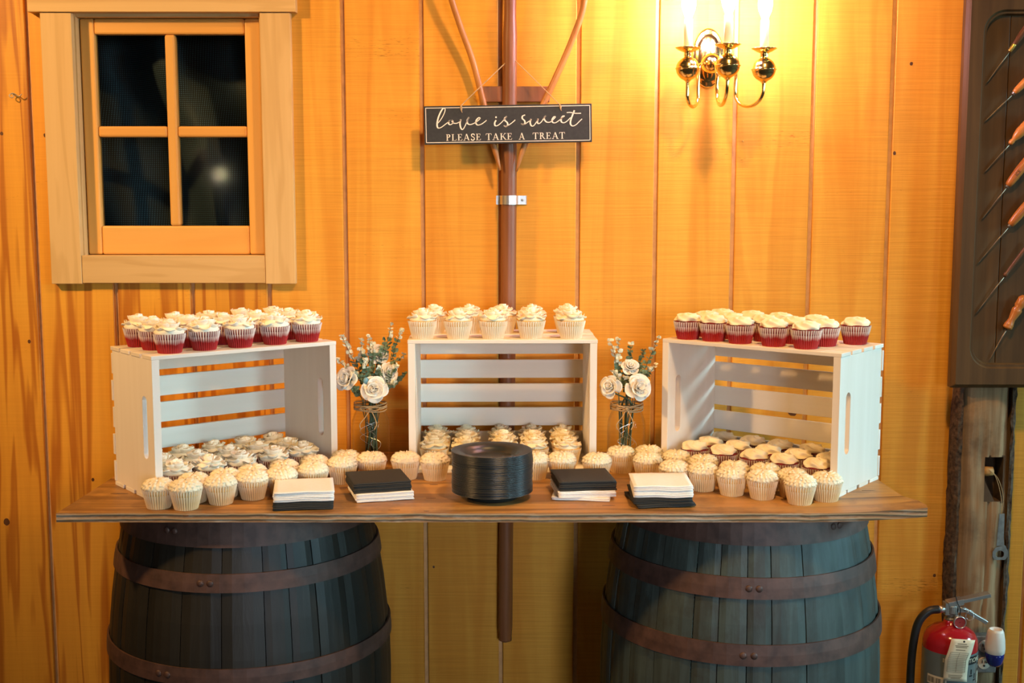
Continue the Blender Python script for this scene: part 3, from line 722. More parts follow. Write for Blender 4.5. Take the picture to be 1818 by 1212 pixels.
# serif capitals, built from stems, bars, diagonals and bowls in a unit em (x 0..w, z 0..1)
def gl_quad(a, b, w_):
    a, b = Vector(a), Vector(b); return [(a.x - w_ / 2, a.y), (a.x + w_ / 2, a.y), (b.x + w_ / 2, b.y), (b.x - w_ / 2, b.y)]
def hb(x0, x1, z, t=.07): return [(x0, z - t / 2), (x1, z - t / 2), (x1, z + t / 2), (x0, z + t / 2)]
def stem_(x, w_=.15): return [gl_quad((x, 0), (x, 1), w_), hb(x - .17, x + .17, .03, .06), hb(x - .17, x + .17, .97, .06)]
def arc_(cx, cz, rx, rz, a0, a1, t0=.05, t1=.15, n=14):
    out = []
    for k in range(n):
        q = []
        for a, s in ((lerp(a0, a1, k / n), -1), (lerp(a0, a1, (k + 1) / n), -1), (lerp(a0, a1, (k + 1) / n), 1), (lerp(a0, a1, k / n), 1)):
            th = lerp(t0, t1, abs(math.cos(R(a)))) / 2
            q.append((cx + (rx + s * th) * math.cos(R(a)), cz + (rz + s * th) * math.sin(R(a))))
        out.append(q)
    return out
def sline(pts, w0=.06, w1=.15):
    pp = cr([(x, 0, z) for x, z in pts], 6); out = []; n_ = len(pp); L = []
    for i, p in enumerate(pp):
        d = (pp[min(i + 1, n_ - 1)] - pp[max(i - 1, 0)]).normalized(); hw = lerp(w0, w1, abs(d.z) * .4 + .6 * abs(d.x - .3)) / 2
        nr = Vector((-d.z, 0, d.x)) * hw; L.append(((p + nr).x, (p + nr).z, (p - nr).x, (p - nr).z))
    for a, b in zip(L, L[1:]): out.append([(a[0], a[1]), (b[0], b[1]), (b[2], b[3]), (a[2], a[3])])
    return out
GL = {
 'P': (.70, lambda: stem_(.2) + arc_(.30, .74, .27, .225, -90, 90) + [hb(.2, .31, .965, .05), hb(.2, .31, .515, .05)]),
 'R': (.84, lambda: stem_(.2) + arc_(.30, .74, .25, .225, -90, 90) + [hb(.2, .31, .965, .05), hb(.2, .31, .515, .05), gl_quad((.78, 0), (.40, .52), .16), hb(.68, .90, .03, .06)]),
 'L': (.74, lambda: stem_(.2) + [hb(.2, .70, .03, .06), gl_quad((.67, 0), (.70, .26), .05)]),
 'E': (.74, lambda: stem_(.2) + [hb(.2, .68, .03, .06), hb(.2, .64, .97, .06), hb(.2, .50, .52, .06), gl_quad((.66, 0), (.69, .24), .05), gl_quad((.63, .76), (.62, 1), .05), gl_quad((.5, .40), (.5, .64), .05)]),
 'A': (.95, lambda: [gl_quad((.14, 0), (.46, 1), .06), gl_quad((.80, 0), (.47, 1), .16), hb(.25, .70, .34, .06), hb(.0, .28, .03, .06), hb(.64, .96, .03, .06)]),
 'S': (.64, lambda: sline([(.56, .80), (.46, .95), (.28, .97), (.13, .86), (.14, .68), (.32, .54), (.50, .42), (.54, .22), (.42, .06), (.24, .03), (.09, .20)]) + [gl_quad((.565, .70), (.55, .98), .05), gl_quad((.08, .02), (.085, .30), .05)]),
 'T': (.82, lambda: [gl_quad((.41, 0), (.41, 1), .15), hb(.24, .58, .03, .06), hb(.03, .79, .97, .06), gl_quad((.02, .74), (.05, 1), .05), gl_quad((.80, .74), (.77, 1), .05)]),
 'K': (.90, lambda: stem_(.2) + [gl_quad((.30, .42), (.74, .97), .06), gl_quad((.84, 0), (.42, .58), .16), hb(.60, .88, .97, .06), hb(.70, .98, .03, .06)])}
CH = 66
for word, x0, x1 in (('PLEASE', 288, 642), ('TAKE', 692, 958), ('A', 1024, 1086), ('TREAT', 1166, 1492)):
    wid = sum(GL[ch][0] for ch in word) + .12 * (len(word) - 1); sc = (x1 - x0) / wid; cx = x0
    for ch in word:
        w_, fn = GL[ch]; mb = MB()
        for poly in fn():
            P = []
            for gx, gz in poly:
                bx = cx + gx * sc; by = lerp(437, 424, (bx - 288) / 1200) - gz * CH; P.append(sgp(bx, by))
            mb.add(P, [tuple(range(len(P)))])
        cx += (w_ + .12) * sc
        mb.build('letter', M['sign_white'], sg)
def strand(pts, r, mb, n=5):
    mb.tube(pts, r, n)
inv = sg.matrix_basis.inverted() if False else None
sgM = Matrix.Translation(sg.location) @ Matrix.Rotation(-ang, 4, 'Y'); inv = sgM.inverted()
hl, hr = sgp(450, 118), sgp(1450, 108)
ap0, ap1 = inv @ at_y(897, 112, -.046), inv @ at_y(915, 108, -.046)
bk_ = inv @ at_y(906, 104, -.012)
mb = MB()
mb.tube(cr([hl + Vector((0, -.002, -.004)), hl + Vector((.002, -.003, .004)), hl + Vector((.008, 0, .016)), ap0, bk_], 6), .0014, 6)
mb.tube(cr([hr + Vector((0, -.002, -.004)), hr + Vector((-.002, -.003, .004)), hr + Vector((-.010, 0, .014)), ap1, bk_], 6), .0010, 6)
for h in (hl, hr):
    mb.sphere(h + Vector((0, -.002, 0)), .0036, 8, 5, (.8, .6, 1.4)); mb.tube([h + Vector((0, -.002, -.004)), h + Vector((.002, -.003, -.010))], [.0016, .0006], 5)
mb.build('hanging_twine', M['twine'], sg)

# ------------------------------------------------------------------ brass sconce
sc = thing('wall_sconce', 'polished brass three candle wall sconce with lit bulbs', 'sconce', (.506, 0, 1.953))
Ms = Matrix.Rotation(R(90), 4, 'X') @ Matrix.Diagonal((1, 1.85, 1, 1))
MB().lathe([(.041, 0), (.041, .004), (.038, .007), (.034, .006), (.031, .010), (.026, .013), (.012, .018), (.001, .019)], 48, Ms).build('backplate', M['brass'], sc, smooth=True)
MB().lathe([(.017, .012), (.020, .020), (.016, .032), (.024, .040), (.026, .052), (.022, .066), (.010, .074), (.001, .076)], 32, Matrix.Translation((0, 0, -.018)) @ Matrix.Rotation(R(90), 4, 'X')).build('hub', M['brass'], sc, smooth=True)
arms = [(-.074, -.155, -.042), (.010, -.235, -.044), (.108, -.180, -.047)]
for ax, ay, az in arms:
    hub = Vector((ax * .25, -.052, -.02)); c = Vector((ax, ay, az))
    d = Vector((ax - hub.x, ay - hub.y, 0)); 
    s0 = .34; rr = d.length * (1 - s0) / 2; u = d.normalized(); cU = hub + d * (s0 + 1) / 2; zb = -.112 + rr * .75
    P = [hub, hub + d * .22 + Vector((0, 0, -.004)), hub + d * s0 + Vector((0, 0, -.030))]
    P += [Vector((cU.x, cU.y, hub.z + zb)) + u * (-rr * math.cos(R(a_))) + Vector((0, 0, -rr * .75 * math.sin(R(a_)))) for a_ in range(0, 181, 20)] + [Vector((ax, ay, az - .026))]
    arm = MB().tube(cr(P, 5), .0044, 12).build('arm', M['brass'], sc, smooth=True)
    T = Matrix.Translation(c)
    MB().lathe([(.004, -.034), (.006, -.031), (.0095, -.0275)] + [(.029 * math.cos(R(a_)), .029 * math.sin(R(a_))) for a_ in range(-60, -2, 8)] + [(.0312, -.0008), (.0312, .0008)] + [(.029 * math.cos(R(a_)), .029 * math.sin(R(a_))) for a_ in range(4, 71, 8)] + [
                (.0085, .0300), (.0115, .0318), (.0085, .0335), (.0110, .0352), (.0085, .0370), (.0125, .0400), (.024, .0450), (.0305, .0490), (.0315, .0505), (.0300, .0510), (.012, .0500), (.001, .0500)], 32, T).build('candle_cup', M['brass'], arm, smooth=True)
    MB().lathe([(.0105, .050), (.0105, .117), (.009, .119), (.001, .119)], 20, T).build('candle_sleeve', M['candle'], arm, smooth=True)
    MB().lathe([(.0075, .119), (.0095, .127), (.0150, .140), (.0172, .152), (.0165, .166), (.0125, .184), (.0070, .202), (.0025, .214), (.0005, .217)], 20, T).build('flame_bulb', M['bulb'], arm, smooth=True)

# ------------------------------------------------------------------ barrels
def barrel(label, X, Y, hoops, m, seed):
    rnd = random.Random(seed); H = .911; RB, RE = .333, .276
    bt = thing('oak_barrel', label, 'barrel', (X, Y, 0), 0, 'barrels holding up the table')
    rad = lambda z: RB - (RB - RE) * ((z - H / 2) / (H / 2)) ** 2
    ws = [rnd.uniform(.6, 1.35) for _ in range(27)]; tot = sum(ws); a = rnd.uniform(0, 1)
    for w_ in ws:
        a1 = a + 2 * math.pi * w_ / tot; ac = (a + a1) / 2; g = .0030; off = rnd.uniform(-.0018, .0012)
        mb = MB(); nzs = 12; vs = []
        for j in range(nzs + 1):
            z = H * j / nzs
            for k in range(5):
                th = lerp(a + g, a1 - g, k / 4); r = rad(z) + off - (.0025 if k in (0, 4) else 0)
                vs.append((r * math.cos(th), r * math.sin(th), z))
            for th in (a1 - g, a + g):
                r = rad(z) - .024; vs.append((r * math.cos(th), r * math.sin(th), z))
        fs = []
        for j in range(nzs):
            for k in range(7): fs.append((j * 7 + k, j * 7 + (k + 1) % 7, (j + 1) * 7 + (k + 1) % 7, (j + 1) * 7 + k))
        fs += [tuple(range(6, -1, -1)), tuple(nzs * 7 + k for k in range(7))]
        mb.add(vs, fs).build('stave', m, bt); a = a1
    for z0, z1 in hoops:
        r0, r1 = rad(z0) + .0005, rad(z1) + .0005; t_ = .0040
        h = MB().lathe([(r0, z0), (r0 + t_, z0), (lerp(r0, r1, .5) + t_ + .0008, (z0 + z1) / 2), (r1 + t_, z1), (r1, z1)], 72, caps=False)
        ho = h.build('hoop', M['hoop'], bt)
        rv = rnd.uniform(4.0, 5.4)
        for k in range(2):
            r = lerp(r0, r1, .5) + t_; th = rv + k * .07
            Mr = Matrix.Translation((r * math.cos(th), r * math.sin(th), (z0 + z1) / 2)) @ Vector((math.cos(th), math.sin(th), 0)).to_track_quat('Z', 'Y').to_matrix().to_4x4()
            MB().lathe([(.008, -.001), (.0075, .0015), (.004, .003), (.0003, .0035)], 10, Mr).build('rivet', M['hoop'], ho, smooth=True)
    MB().lathe([(RE - .022, H - .030), (.001, H - .030)], 48, caps=False).build('head', m, bt)
    return bt
bl_h = [(.848, .908), (.754, .793), (.553, .591), (.320, .358), (.118, .157), (.003, .063)]
br_h = [(.852, .908), (.740, .785), (.597, .643), (.268, .314), (.126, .171), (.003, .059)]
barrel('dark weathered oak barrel under the left end of the table', -.628, -.362, bl_h, M['stave_dark'], 4)
barrel('greyer weathered oak barrel under the right end of the table', .547, -.362, br_h, M['stave_grey'], 9)

# ------------------------------------------------------------------ plywood table top
def table():
    x0, x1, y0, y1 = -.966, .878, -.685, -.056
    out = []
    n = 90
    for k in range(n): out.append((lerp(x0, x1, k / n), y0 + .0016 * nz(k * .7, 1) + .0012 * nz(k * 2.3, 5)))
    out += [(.880, -.685), (.886, -.660), (.884, -.610), (.876, -.585), (.868, -.560), (.868, -.5), (.866, -.3), (.862, y1)]
    for k in range(12): out.append((lerp(.862, -.945, (k + 1) / 13), y1))
    for k in range(14): out.append((lerp(-.945, -.965, k / 13) + .0015 * nz(k * .9, 8), lerp(y1, y0, k / 13.0) if k < 13 else y0 + .002))
    return out
tp_out = table()
def bow(x, y): return .011 * max(0, (x - .60) / .27) ** 2 * max(0, min(1, (-.42 - y) / .25)) 
tb = thing('plywood_tabletop', 'worn plywood board laid across the two barrels as a table', 'table', (0, 0, TZ - .0195))
n_ = len(tp_out)
mb = MB(); ctr = [(lerp(x, -.02, .04), lerp(y, -.37, .06)) for x, y in tp_out]
ring = [(x, y, .0195 + bow(x, y)) for x, y in tp_out]; low = [(x, y, bow(x, y)) for x, y in tp_out]
mb.add(ring + low, [(k, n_ + k, n_ + (k + 1) % n_, (k + 1) % n_) for k in range(n_)])
mb.build('ply_edge', M['ply_edge'], tb)
mb = MB()
import mathutils.geometry as mg
# surface as concentric rings so the corner bow is followed
for side, zz in ((1, .0195), (-1, 0.0)):
    vs = []; fs = []; LV = 7
    for l in range(LV):
        s = l / (LV - 1) * .97
        for x, y in tp_out:
            cx = lerp(x, max(-.6, min(.56, x)), s); cy = lerp(y, -.37, s); vs.append((cx, cy, zz + bow(cx, cy)))
    for l in range(LV - 1):
        for k in range(n_):
            k2 = (k + 1) % n_; q = (l * n_ + k, l * n_ + k2, (l + 1) * n_ + k2, (l + 1) * n_ + k); fs.append(q if side > 0 else tuple(reversed(q)))
    fs.append(tuple((LV - 1) * n_ + k for k in range(n_)) if side > 0 else tuple((LV - 1) * n_ + k for k in reversed(range(n_))))
    mb.add(vs, fs)
mb.build('surface', M['table'], tb)
# dark knot holes and dents in the veneer
for px, py, rx, ry in ((765, 884, .011, .003), (757, 907, .006, .0025), (770, 860, .010, .003), (1080, 897, .014, .002), (212, 876, .02, .003), (330, 915, .006, .002), (700, 905, .012, .0015), (1545, 872, .02, .002)):
    c = at_z(px, py, TZ); z = .0195 + bow(c.x, c.y)
    MB().prism([(c.x + rx * math.cos(a) * (1 + .3 * nz(px, a)), c.y + ry * math.sin(a)) for a in [2 * math.pi * k / 14 for k in range(14)]], z - .001, z + .0004).build('knot', M['pick_dark'], tb)
# ------------------------------------------------------------------ white slatted crates lying on their sides
CL, CDP, CH_ = .457, .240, .325
def crate(label, loc, rz):
    c = thing('wooden_crate', label, 'crate', loc, rz, 'white slatted crates on the table')
    th, st = .017, .009
    # end panels with an oblong hand hole
    x0, x1, z0, z1 = -CDP / 2, CDP / 2 - st, st, CH_ - st
    hw, hh = .0125, .070; hcx = -.072; hcz = CH_ / 2
    outer = []; N = 64
    slot = []
    for k in range(N):
        a = 2 * math.pi * k / N; dx, dz = math.cos(a), math.sin(a)
        sx_, sz_ = hw * dx, (hh - hw) * max(-1, min(1, dz * 6)) + hw * dz
        slot.append((hcx + sx_, hcz + sz_))
        # outline point: project from slot centre onto the rectangle by perimeter share
    rect = []
    per = [(x1, hcz), (x1, z1), (x0, z1), (x0, z0), (x1, z0), (x1, hcz)]
    cuts = [0, 12, 32 - 12, 32 + 12, 64 - 12, 64]
    for s in range(5):
        a, b = per[s], per[s + 1]; m = cuts[s + 1] - cuts[s]
        for k in range(m): rect.append((lerp(a[0], b[0], k / m), lerp(a[1], b[1], k / m)))
    def panel(xa, xb):
        mb = MB(); vs = []
        for xx in (xa, xb):
            vs += [(xx, p[0], p[1]) for p in rect] + [(xx, p[0], p[1]) for p in slot]
        fs = []
        for k in range(N):
            k2 = (k + 1) % N
            fs += [(k, k2, N + k2, N + k), (2 * N + k, 3 * N + k, 3 * N + k2, 2 * N + k2), (k, 2 * N + k, 2 * N + k2, k2), (N + k, N + k2, 3 * N + k2, 3 * N + k)]
        return mb.add(vs, fs)
    me = panel(-th / 2, th / 2).mesh('end_panel'); me.materials.append(M['white_wood_v'])
    for s in (-1, 1):
        o = put('end_panel', me, c, .0006, (s * (CL / 2 - th / 2 - .001), 0, 0))
    wt, gt = .0508, .0119
    me = MB().box(-CL / 2, CL / 2, -wt / 2, wt / 2, -st / 2, st / 2).mesh('slat'); me.materials.append(M['white_wood'])
    for zc in (st / 2, CH_ - st / 2):
        for k in range(4):
            o = put('slat', me, c, .0012, (random.uniform(-.0012, .0012), -CDP / 2 + wt / 2 + k * (wt + gt) * .995 - (0 if k < 3 else .001), zc))
    wb, gb = .0478, .0160
    me = MB().box(-CL / 2, CL / 2, -st / 2, st / 2, -wb / 2, wb / 2).mesh('slat'); me.materials.append(M['white_wood'])
    for k in range(5):
        put('slat', me, c, .0012, (random.uniform(-.0015, .0015), CDP / 2 - st / 2, st + .001 + wb / 2 + k * (wb + gb) * .985))
    return c
def place(corner, rz, left=True):
    c, s = math.cos(rz), math.sin(rz)
    ox = CL / 2 if left else -CL / 2
    return Vector((corner[0] + ox * c - CDP / 2 * s, corner[1] + ox * s + CDP / 2 * c, TZ))
RZ_L, RZ_R, RZ_C = R(38.6), R(-38.6), R(1.0)
PL = place((-.7760, -.610), RZ_L); PR = place((.7215, -.560), RZ_R, False); PC = Vector((-.0245, -.182, TZ))
crate('white slatted crate at the left, its solid end facing left', PL, RZ_L)
crate('white slatted crate in the middle, facing straight ahead behind the plates', PC, RZ_C)
crate('white slatted crate at the right, its bright solid end facing right', PR, RZ_R)

# ------------------------------------------------------------------ cupcakes
def wrapper(rt, rb, h, n=38, seed=0):
    rnd = random.Random(seed); mb = MB(); N = n * 2
    wob = [rnd.uniform(-.0006, .0006) for _ in range(N)]
    def fn(i, j):
        t = (0, .04, .5, .92, 1.0)[j]; r = lerp(rb, rt, t ** .95); amp = (.0002, .0007, .0011, .0014, .0014)[j]
        rr = r + (amp if i % 2 else -amp) + (wob[i] if j == 4 else 0); a = 2 * math.pi * i / N
        return (rr * math.cos(a), rr * math.sin(a), h * t + (wob[i] * 1.4 if j == 4 else 0))
    mb.grid(fn, N, 5, True, a=lambda i, j: 0.0 if i % 2 else 1.0)
    mb.add([fn(i, 0) for i in range(N)], [tuple(range(N - 1, -1, -1))])
    return mb
def cake(rt, h, dome):
    return MB().lathe([(rt * .93, h - .012), (rt * .96, h - .003), (rt * .90, h + dome * .35), (rt * .6, h + dome * .8), (rt * .2, h + dome), (.001, h + dome)], 26, caps=False)
def petal_patch(mb, Mx, w_, L, cup, curl, th=.0013, nu=5, nv=4):
    top = []
    for j in range(nv):
        v = j / (nv - 1)
        for i in range(nu):
            u = 2 * i / (nu - 1) - 1
            ww = w_ * (.55 + .6 * math.sin(v * 1.9)) * (1 - .12 * (v > .99))
            top.append(Vector((u * ww, L * v * (1 - .18 * u * u * v), cup * u * u + curl * v * v)))
    nrm = Vector((0, 0, -th)); vs = [Mx @ p for p in top] + [Mx @ (p + nrm) for p in top]; n = nu * nv; fs = []
    for j in range(nv - 1):
        for i in range(nu - 1):
            q = (j * nu + i, j * nu + i + 1, (j + 1) * nu + i + 1, (j + 1) * nu + i)
            fs.append(q); fs.append(tuple(n + k for k in reversed(q)))
    edge = [i for i in range(nu)] + [j * nu + nu - 1 for j in range(1, nv)] + [(nv - 1) * nu + i for i in range(nu - 2, -1, -1)] + [j * nu for j in range(nv - 2, 0, -1)]
    for a, b in zip(edge, edge[1:] + edge[:1]): fs.append((a, n + a, n + b, b))
    mb.add(vs, fs)
def rosette(rt, h, hgt, seed, rings=((.56, 7, 12, .0), (.36, 6, 34, .42), (.18, 5, 54, .72), (.04, 3, 74, .95))):
    """petal-tip buttercream: overlapping curved petals in rising rings"""
    rnd = random.Random(seed); mb = MB()
    mb.lathe([(rt * .9, h - .002), (rt * .93, h + hgt * .15), (rt * .75, h + hgt * .42), (rt * .45, h + hgt * .68), (rt * .15, h + hgt * .8), (.001, h + hgt * .8)], 28, caps=False)
    for fr_, n, tilt, zf in rings:
        a0 = rnd.uniform(0, 6)
        for k in range(n):
            a = a0 + 2 * math.pi * k / n + rnd.uniform(-.12, .12); tl = R(tilt + rnd.uniform(-9, 9)); s = rnd.uniform(.88, 1.12)
            base = Vector((fr_ * rt * math.cos(a), fr_ * rt * math.sin(a), h + hgt * (.12 + .62 * zf)))
            Mx = Matrix.Translation(base) @ Matrix.Rotation(a - math.pi / 2, 4, 'Z') @ Matrix.Rotation(tl, 4, 'X') @ Matrix.Rotation(R(rnd.uniform(-10, 10)), 4, 'Y')
            L = rt * (.54 if fr_ > .3 else .42) * s
            petal_patch(mb, Mx, rt * (.34 if fr_ > .3 else .26) * s, L, rt * .15, rt * rnd.uniform(-.02, .18))
    return mb
def swirl(rt, h, hgt, seed):
    rnd = random.Random(seed); ph = rnd.uniform(0, 6); nr, na = 16, 60
    ox, oy = rnd.uniform(-.003, .003), rnd.uniform(-.003, .003)
    def fn(i, j):
        t = j / (nr - 1); a = 2 * math.pi * i / na
        prof_r = math.cos(t * math.pi / 2) ** .62; prof_z = math.sin(t * math.pi / 2) ** .85
        rd = 1 + .075 * math.sin(5 * a + 8.5 * t + ph) * (1 - t * .6) + .035 * math.sin(2 * a - 11 * t + ph * 2)
        r = rt * .94 * prof_r * rd
        z = h - .001 + hgt * .86 * prof_z + .0028 * math.sin(5 * a + 8.5 * t + ph + .8) * math.sin(t * 3.0)
        if t > .85: z += hgt * .16 * ((t - .85) / .15) ** 1.5
        return (r * math.cos(a) + ox * t, r * math.sin(a) + oy * t, z)
    return MB().grid(fn, na, nr, True)
def shaggy(rt, h, hgt, seed):
    """dome of short piped strands: fine dome with offset rows of leaf-like ridges"""
    rnd = random.Random(seed); mb = MB()
    mb.lathe([(rt * .93, h - .004), (rt * .97, h + hgt * .10), (rt * .88, h + hgt * .40), (rt * .62, h + hgt * .68), (rt * .3, h + hgt * .84), (.001, h + hgt * .88)], 28, caps=False)
    for th0, n, ln, wd in ((12, 21, .34, .135), (34, 19, .36, .135), (56, 13, .34, .13), (74, 7, .28, .11)):
        a0 = rnd.uniform(0, 6)
        for k in range(n):
            a = a0 + 2 * math.pi * k / n + rnd.uniform(-.07, .07); th = R(th0) + rnd.uniform(-.05, .05)
            def sp_(th_, lift):
                th_ = max(.01, min(th_, R(89))); r = rt * .95 * math.cos(th_) ** .8; z = h + hgt * .90 * math.sin(th_) ** .9
                nr_ = Vector((math.cos(th_) * .8, 0, math.sin(th_))).normalized() * lift
                return Vector((r + nr_.x, 0, z + nr_.z))
            b_, m_, c_ = sp_(th + ln, .0006), sp_(th, .0034 + rnd.uniform(-.0005, .0008)), sp_(th - ln * .8, .0044 + rnd.uniform(-.001, .0016))
            lo = sp_(th - ln * .1, -.0014); cb = sp_(th - ln * .7, -.0010)
            w_ = rt * wd * rnd.uniform(.85, 1.15); sd_ = Vector((0, w_, 0)); tw = Vector((0, rnd.uniform(-.0025, .0025), 0)); Rz = Matrix.Rotation(a, 4, 'Z')
            V = [Rz @ p for p in (b_, lo + sd_, c_ + tw, lo - sd_, m_ + tw * .4, cb + tw)]
            mb.add(V, [(0, 1, 4), (1, 2, 4), (2, 3, 4), (3, 0, 4), (1, 5, 2), (5, 3, 2)])
    return mb
RT, RBm, WH = .0345, .0250, .043
KIND = {}
def kind(key, wm, cm, fm, fmesh, wn=3, dome=.006, rt=RT, rb=RBm, wh=WH, extra=None):
    ws = []; 
    for s in range(wn):
        me = wrapper(rt, rb, wh, 36, s + 5).mesh('wrapper'); me.materials.append(M[wm]); ws.append(me)
    ck = cake(rt, wh, dome).mesh('cake', True); ck.materials.append(M[cm])
    fr_ = []
    for m_ in fmesh: me = m_.mesh('frosting', True); me.materials.append(M[fm]); fr_.append(me)
    KIND[key] = (ws, ck, fr_, extra)
kind('red_petal', 'wrap_red', 'cake_red', 'frost_white', [rosette(RT * 1.03, WH + .001, .022, s) for s in range(5)])
spr = []
for s in range(3):
    rnd = random.Random(s); mb = MB()
    for k in range(11):
        a = rnd.uniform(0, 6.28); r = rnd.uniform(0, .011); mb.sphere((r * math.cos(a), r * math.sin(a), WH + .0215 + rnd.uniform(-.003, .0015) - r * .3), rnd.uniform(.0010, .0017), 6, 4)
    me = mb.mesh('sprinkles', True); me.materials.append(M['sprinkle']); spr.append(me)
kind('gold_petal', 'wrap_white', 'cake_gold', 'frost_butter', [rosette(RT * .98, WH + .001, .022, s + 20) for s in range(5)], extra=spr)
kind('red_swirl', 'wrap_red', 'cake_red', 'frost_cream', [swirl(RT * .96, WH + .003, .0185, s) for s in range(5)], dome=.007)
kind('gold_shag', 'wrap_gold', 'cake_gold', 'frost_butter', [shaggy(RT * 1.0, WH + .000, .022, s) for s in range(5)], dome=.004)
cup_n = 0
def cupcake(key, loc, label, group, tilt=True, sc=1.0):
    global cup_n
    ws, ck, fr_, extra = KIND[key]; rnd = random.Random(cup_n * 7 + 3); cup_n += 1
    t = thing('cupcake', label, 'cupcake', loc, rnd.uniform(0, 6.28), group)
    if sc != 1: t.scale = (sc, sc, sc)
    put('wrapper', rnd.choice(ws), t); put('cake', ck, t)
    f = put('frosting', rnd.choice(fr_), t)
    if extra: e_ = put('sprinkles', rnd.choice(extra), f); e_['kind'] = 'stuff'
    return t
ORD5 = ['leftmost', 'second from left', 'middle', 'second from right', 'rightmost']
ROW3 = ['front', 'middle', 'back']
def local(P, rz, x, y, z):
    c, s = math.cos(rz), math.sin(rz); return (P.x + c * x - s * y, P.y + s * x + c * y, P.z + z)
def gridcakes(key, P, rz, z, xs, ys, what, where, group, jit=.003, skip=()):
    rnd = random.Random(len(where) * 3 + int(z * 100))
    for r, y in enumerate(ys):
        for k, x in enumerate(xs[r] if isinstance(xs[0], (list, tuple)) else xs):
            if (r, k) in skip: continue
            row = ROW3[r] if len(ys) == 3 else ('front', 'back')[r]
            cupcake(key, local(P, rz, x + rnd.uniform(-jit, jit), y + rnd.uniform(-jit, jit), z), f'{what} {where}, {row} row, {ORD5[k]}', group)
X5 = [-.176, -.088, 0, .088, .176]
def xs_(sp, off): return [off + sp * k for k in (-2, -1, 0, 1, 2)]
gridcakes('red_petal', PL, RZ_L, CH_, [xs_(.0865, .002), xs_(.085, -.002), xs_(.085, -.004)], [-.080, -.004, .073], 'red velvet cupcake, white petal frosting,', 'atop left crate', 'red velvet cupcakes on the left crate')
gridcakes('red_petal', PL, RZ_L, .009, [xs_(.079, .0)] * 3, [-.074, -.001, .073], 'red velvet cupcake, white petal frosting,', 'inside left crate', 'red velvet cupcakes inside the left crate', .002)
gridcakes('gold_petal', PC, RZ_C, CH_, [[-.194, -.107, -.022, .070, .166], [-.172, -.084, .002, .075, .166]], [-.082, .03], 'golden cupcake, cream petal frosting,', 'atop middle crate', 'golden cupcakes on the middle crate', .001)
gridcakes('gold_petal', PC, RZ_C, .009, [[-.167, -.090, 0, .077, .157]] * 3, [-.072, .001, .074], 'golden cupcake, cream petal frosting,', 'inside middle crate', 'golden cupcakes inside the middle crate', .0025)
gridcakes('red_swirl', PR, RZ_R, CH_, [[-.178, -.112, -.038, .048, .124], [-.176, -.10, -.015, .062, .136], [-.17, -.09, -.01, .085, .182]], [-.083, -.008, .07], 'red velvet cupcake, smooth swirl frosting,', 'atop right crate', 'red velvet cupcakes on the right crate')
gridcakes('red_swirl', PR, RZ_R, .012, [xs_(.079, .0)] * 3, [-.076, -.003, .069], 'red velvet cupcake, smooth swirl frosting,', 'inside right crate', 'red velvet cupcakes inside the right crate', .002)
# low plastic tray under the cupcakes in the right crate
tr_ = MB(); 
tx, ty = .202, .106
pts = rrect(-tx, tx, -ty - .004, ty - .002, .02, 6)
pin = rrect(-tx + .004, tx - .004, -ty, ty - .006, .018, 6)
n_ = len(pts); vs = [(x, y, 0) for x, y in pin] + [(x, y, .016 + .003 * math.sin(k * 1.7)) for k, (x, y) in enumerate(pts)] + [(x, y, .0012) for x, y in pin]
tr_.add(vs, [(k, (k + 1) % n_, n_ + (k + 1) % n_, n_ + k) for k in range(n_)] + [tuple(range(2 * n_, 3 * n_))])
o = tr_.build('plastic_tray', M['tray']); o.location = local(PR, RZ_R, 0, 0, .0095); o.rotation_euler = (0, 0, RZ_R)
tag(o, 'shallow clear plastic tray under the cupcakes inside the right crate', 'tray')
# cupcakes standing on the board: ('b', base px) or ('f', frosting-centre px)
G = 'golden cupcakes standing on the board'
wh_ = 'golden cupcake, spiky ivory frosting,'
D = [('b', 271, 903, 'leftmost of all on the board'),
     ('b', 327, 906, 'second from the left end in the front line'),
     ('b', 388, 898, 'third from the left end in the front line'),
     ('b', 445, 889, 'front line, just left of the white napkin pile'),
     ('f', 336, 838, 'behind the second and third of the front line at left'),
     ('f', 394, 829, 'second line, before the left crate opening'),
     ('f', 447, 824, 'behind the one left of the white napkins'),
     ('f', 500, 828, 'behind the left half of the left white napkins'),
     ('f', 502, 815, 'back line, farthest behind the left white napkins'),
     ('f', 556, 820, 'behind the right half of the left white napkins'),
     ('f', 556, 807, 'back line, at the left crate right corner'),
     ('b', 606, 861, 'between the two left napkin piles'),
     ('f', 607, 797, 'back line, at the foot of the left jar, left side'),
     ('f', 660, 802, 'behind the left black napkins, before the left jar'),
     ('b', 719, 853, 'just right of the left black napkin pile'),
     ('b', 771, 855, 'immediately left of the stacked black plates'),
     ('b', 950, 853, 'half hidden by the right side of the plates'),
     ('f', 998, 802, 'behind the right black napkins, left of two'),
     ('f', 1060, 804, 'behind the right black napkins, right of two'),
     ('b', 1104, 841, 'before the right jar, left of the right white napkins'),
     ('f', 1153, 790, 'back line, at the right crate left corner'),
     ('f', 1150, 803, 'second line, behind the right white napkins, left one'),
     ('f', 1201, 799, 'back line, before the right crate opening, left one'),
     ('f', 1197, 817, 'directly behind the right white napkin pile, right one'),
     ('f', 1249, 807, 'back line, second along the right crate opening'),
     ('b', 1251, 874, 'front line, just right of the right white napkins'),
     ('f', 1303, 819, 'back line, third along the right crate opening'),
     ('b', 1303, 881, 'front line, fourth from the right end'),
     ('f', 1359, 822, 'back line, fourth along the right crate opening'),
     ('b', 1357, 889, 'front line, third from the right end'),
     ('f', 1411, 834, 'back line, at the right crate right corner'),
     ('b', 1421, 895, 'front line, second from the right end'),
     ('b', 1474, 892, 'rightmost of all on the board')]
P_ = []
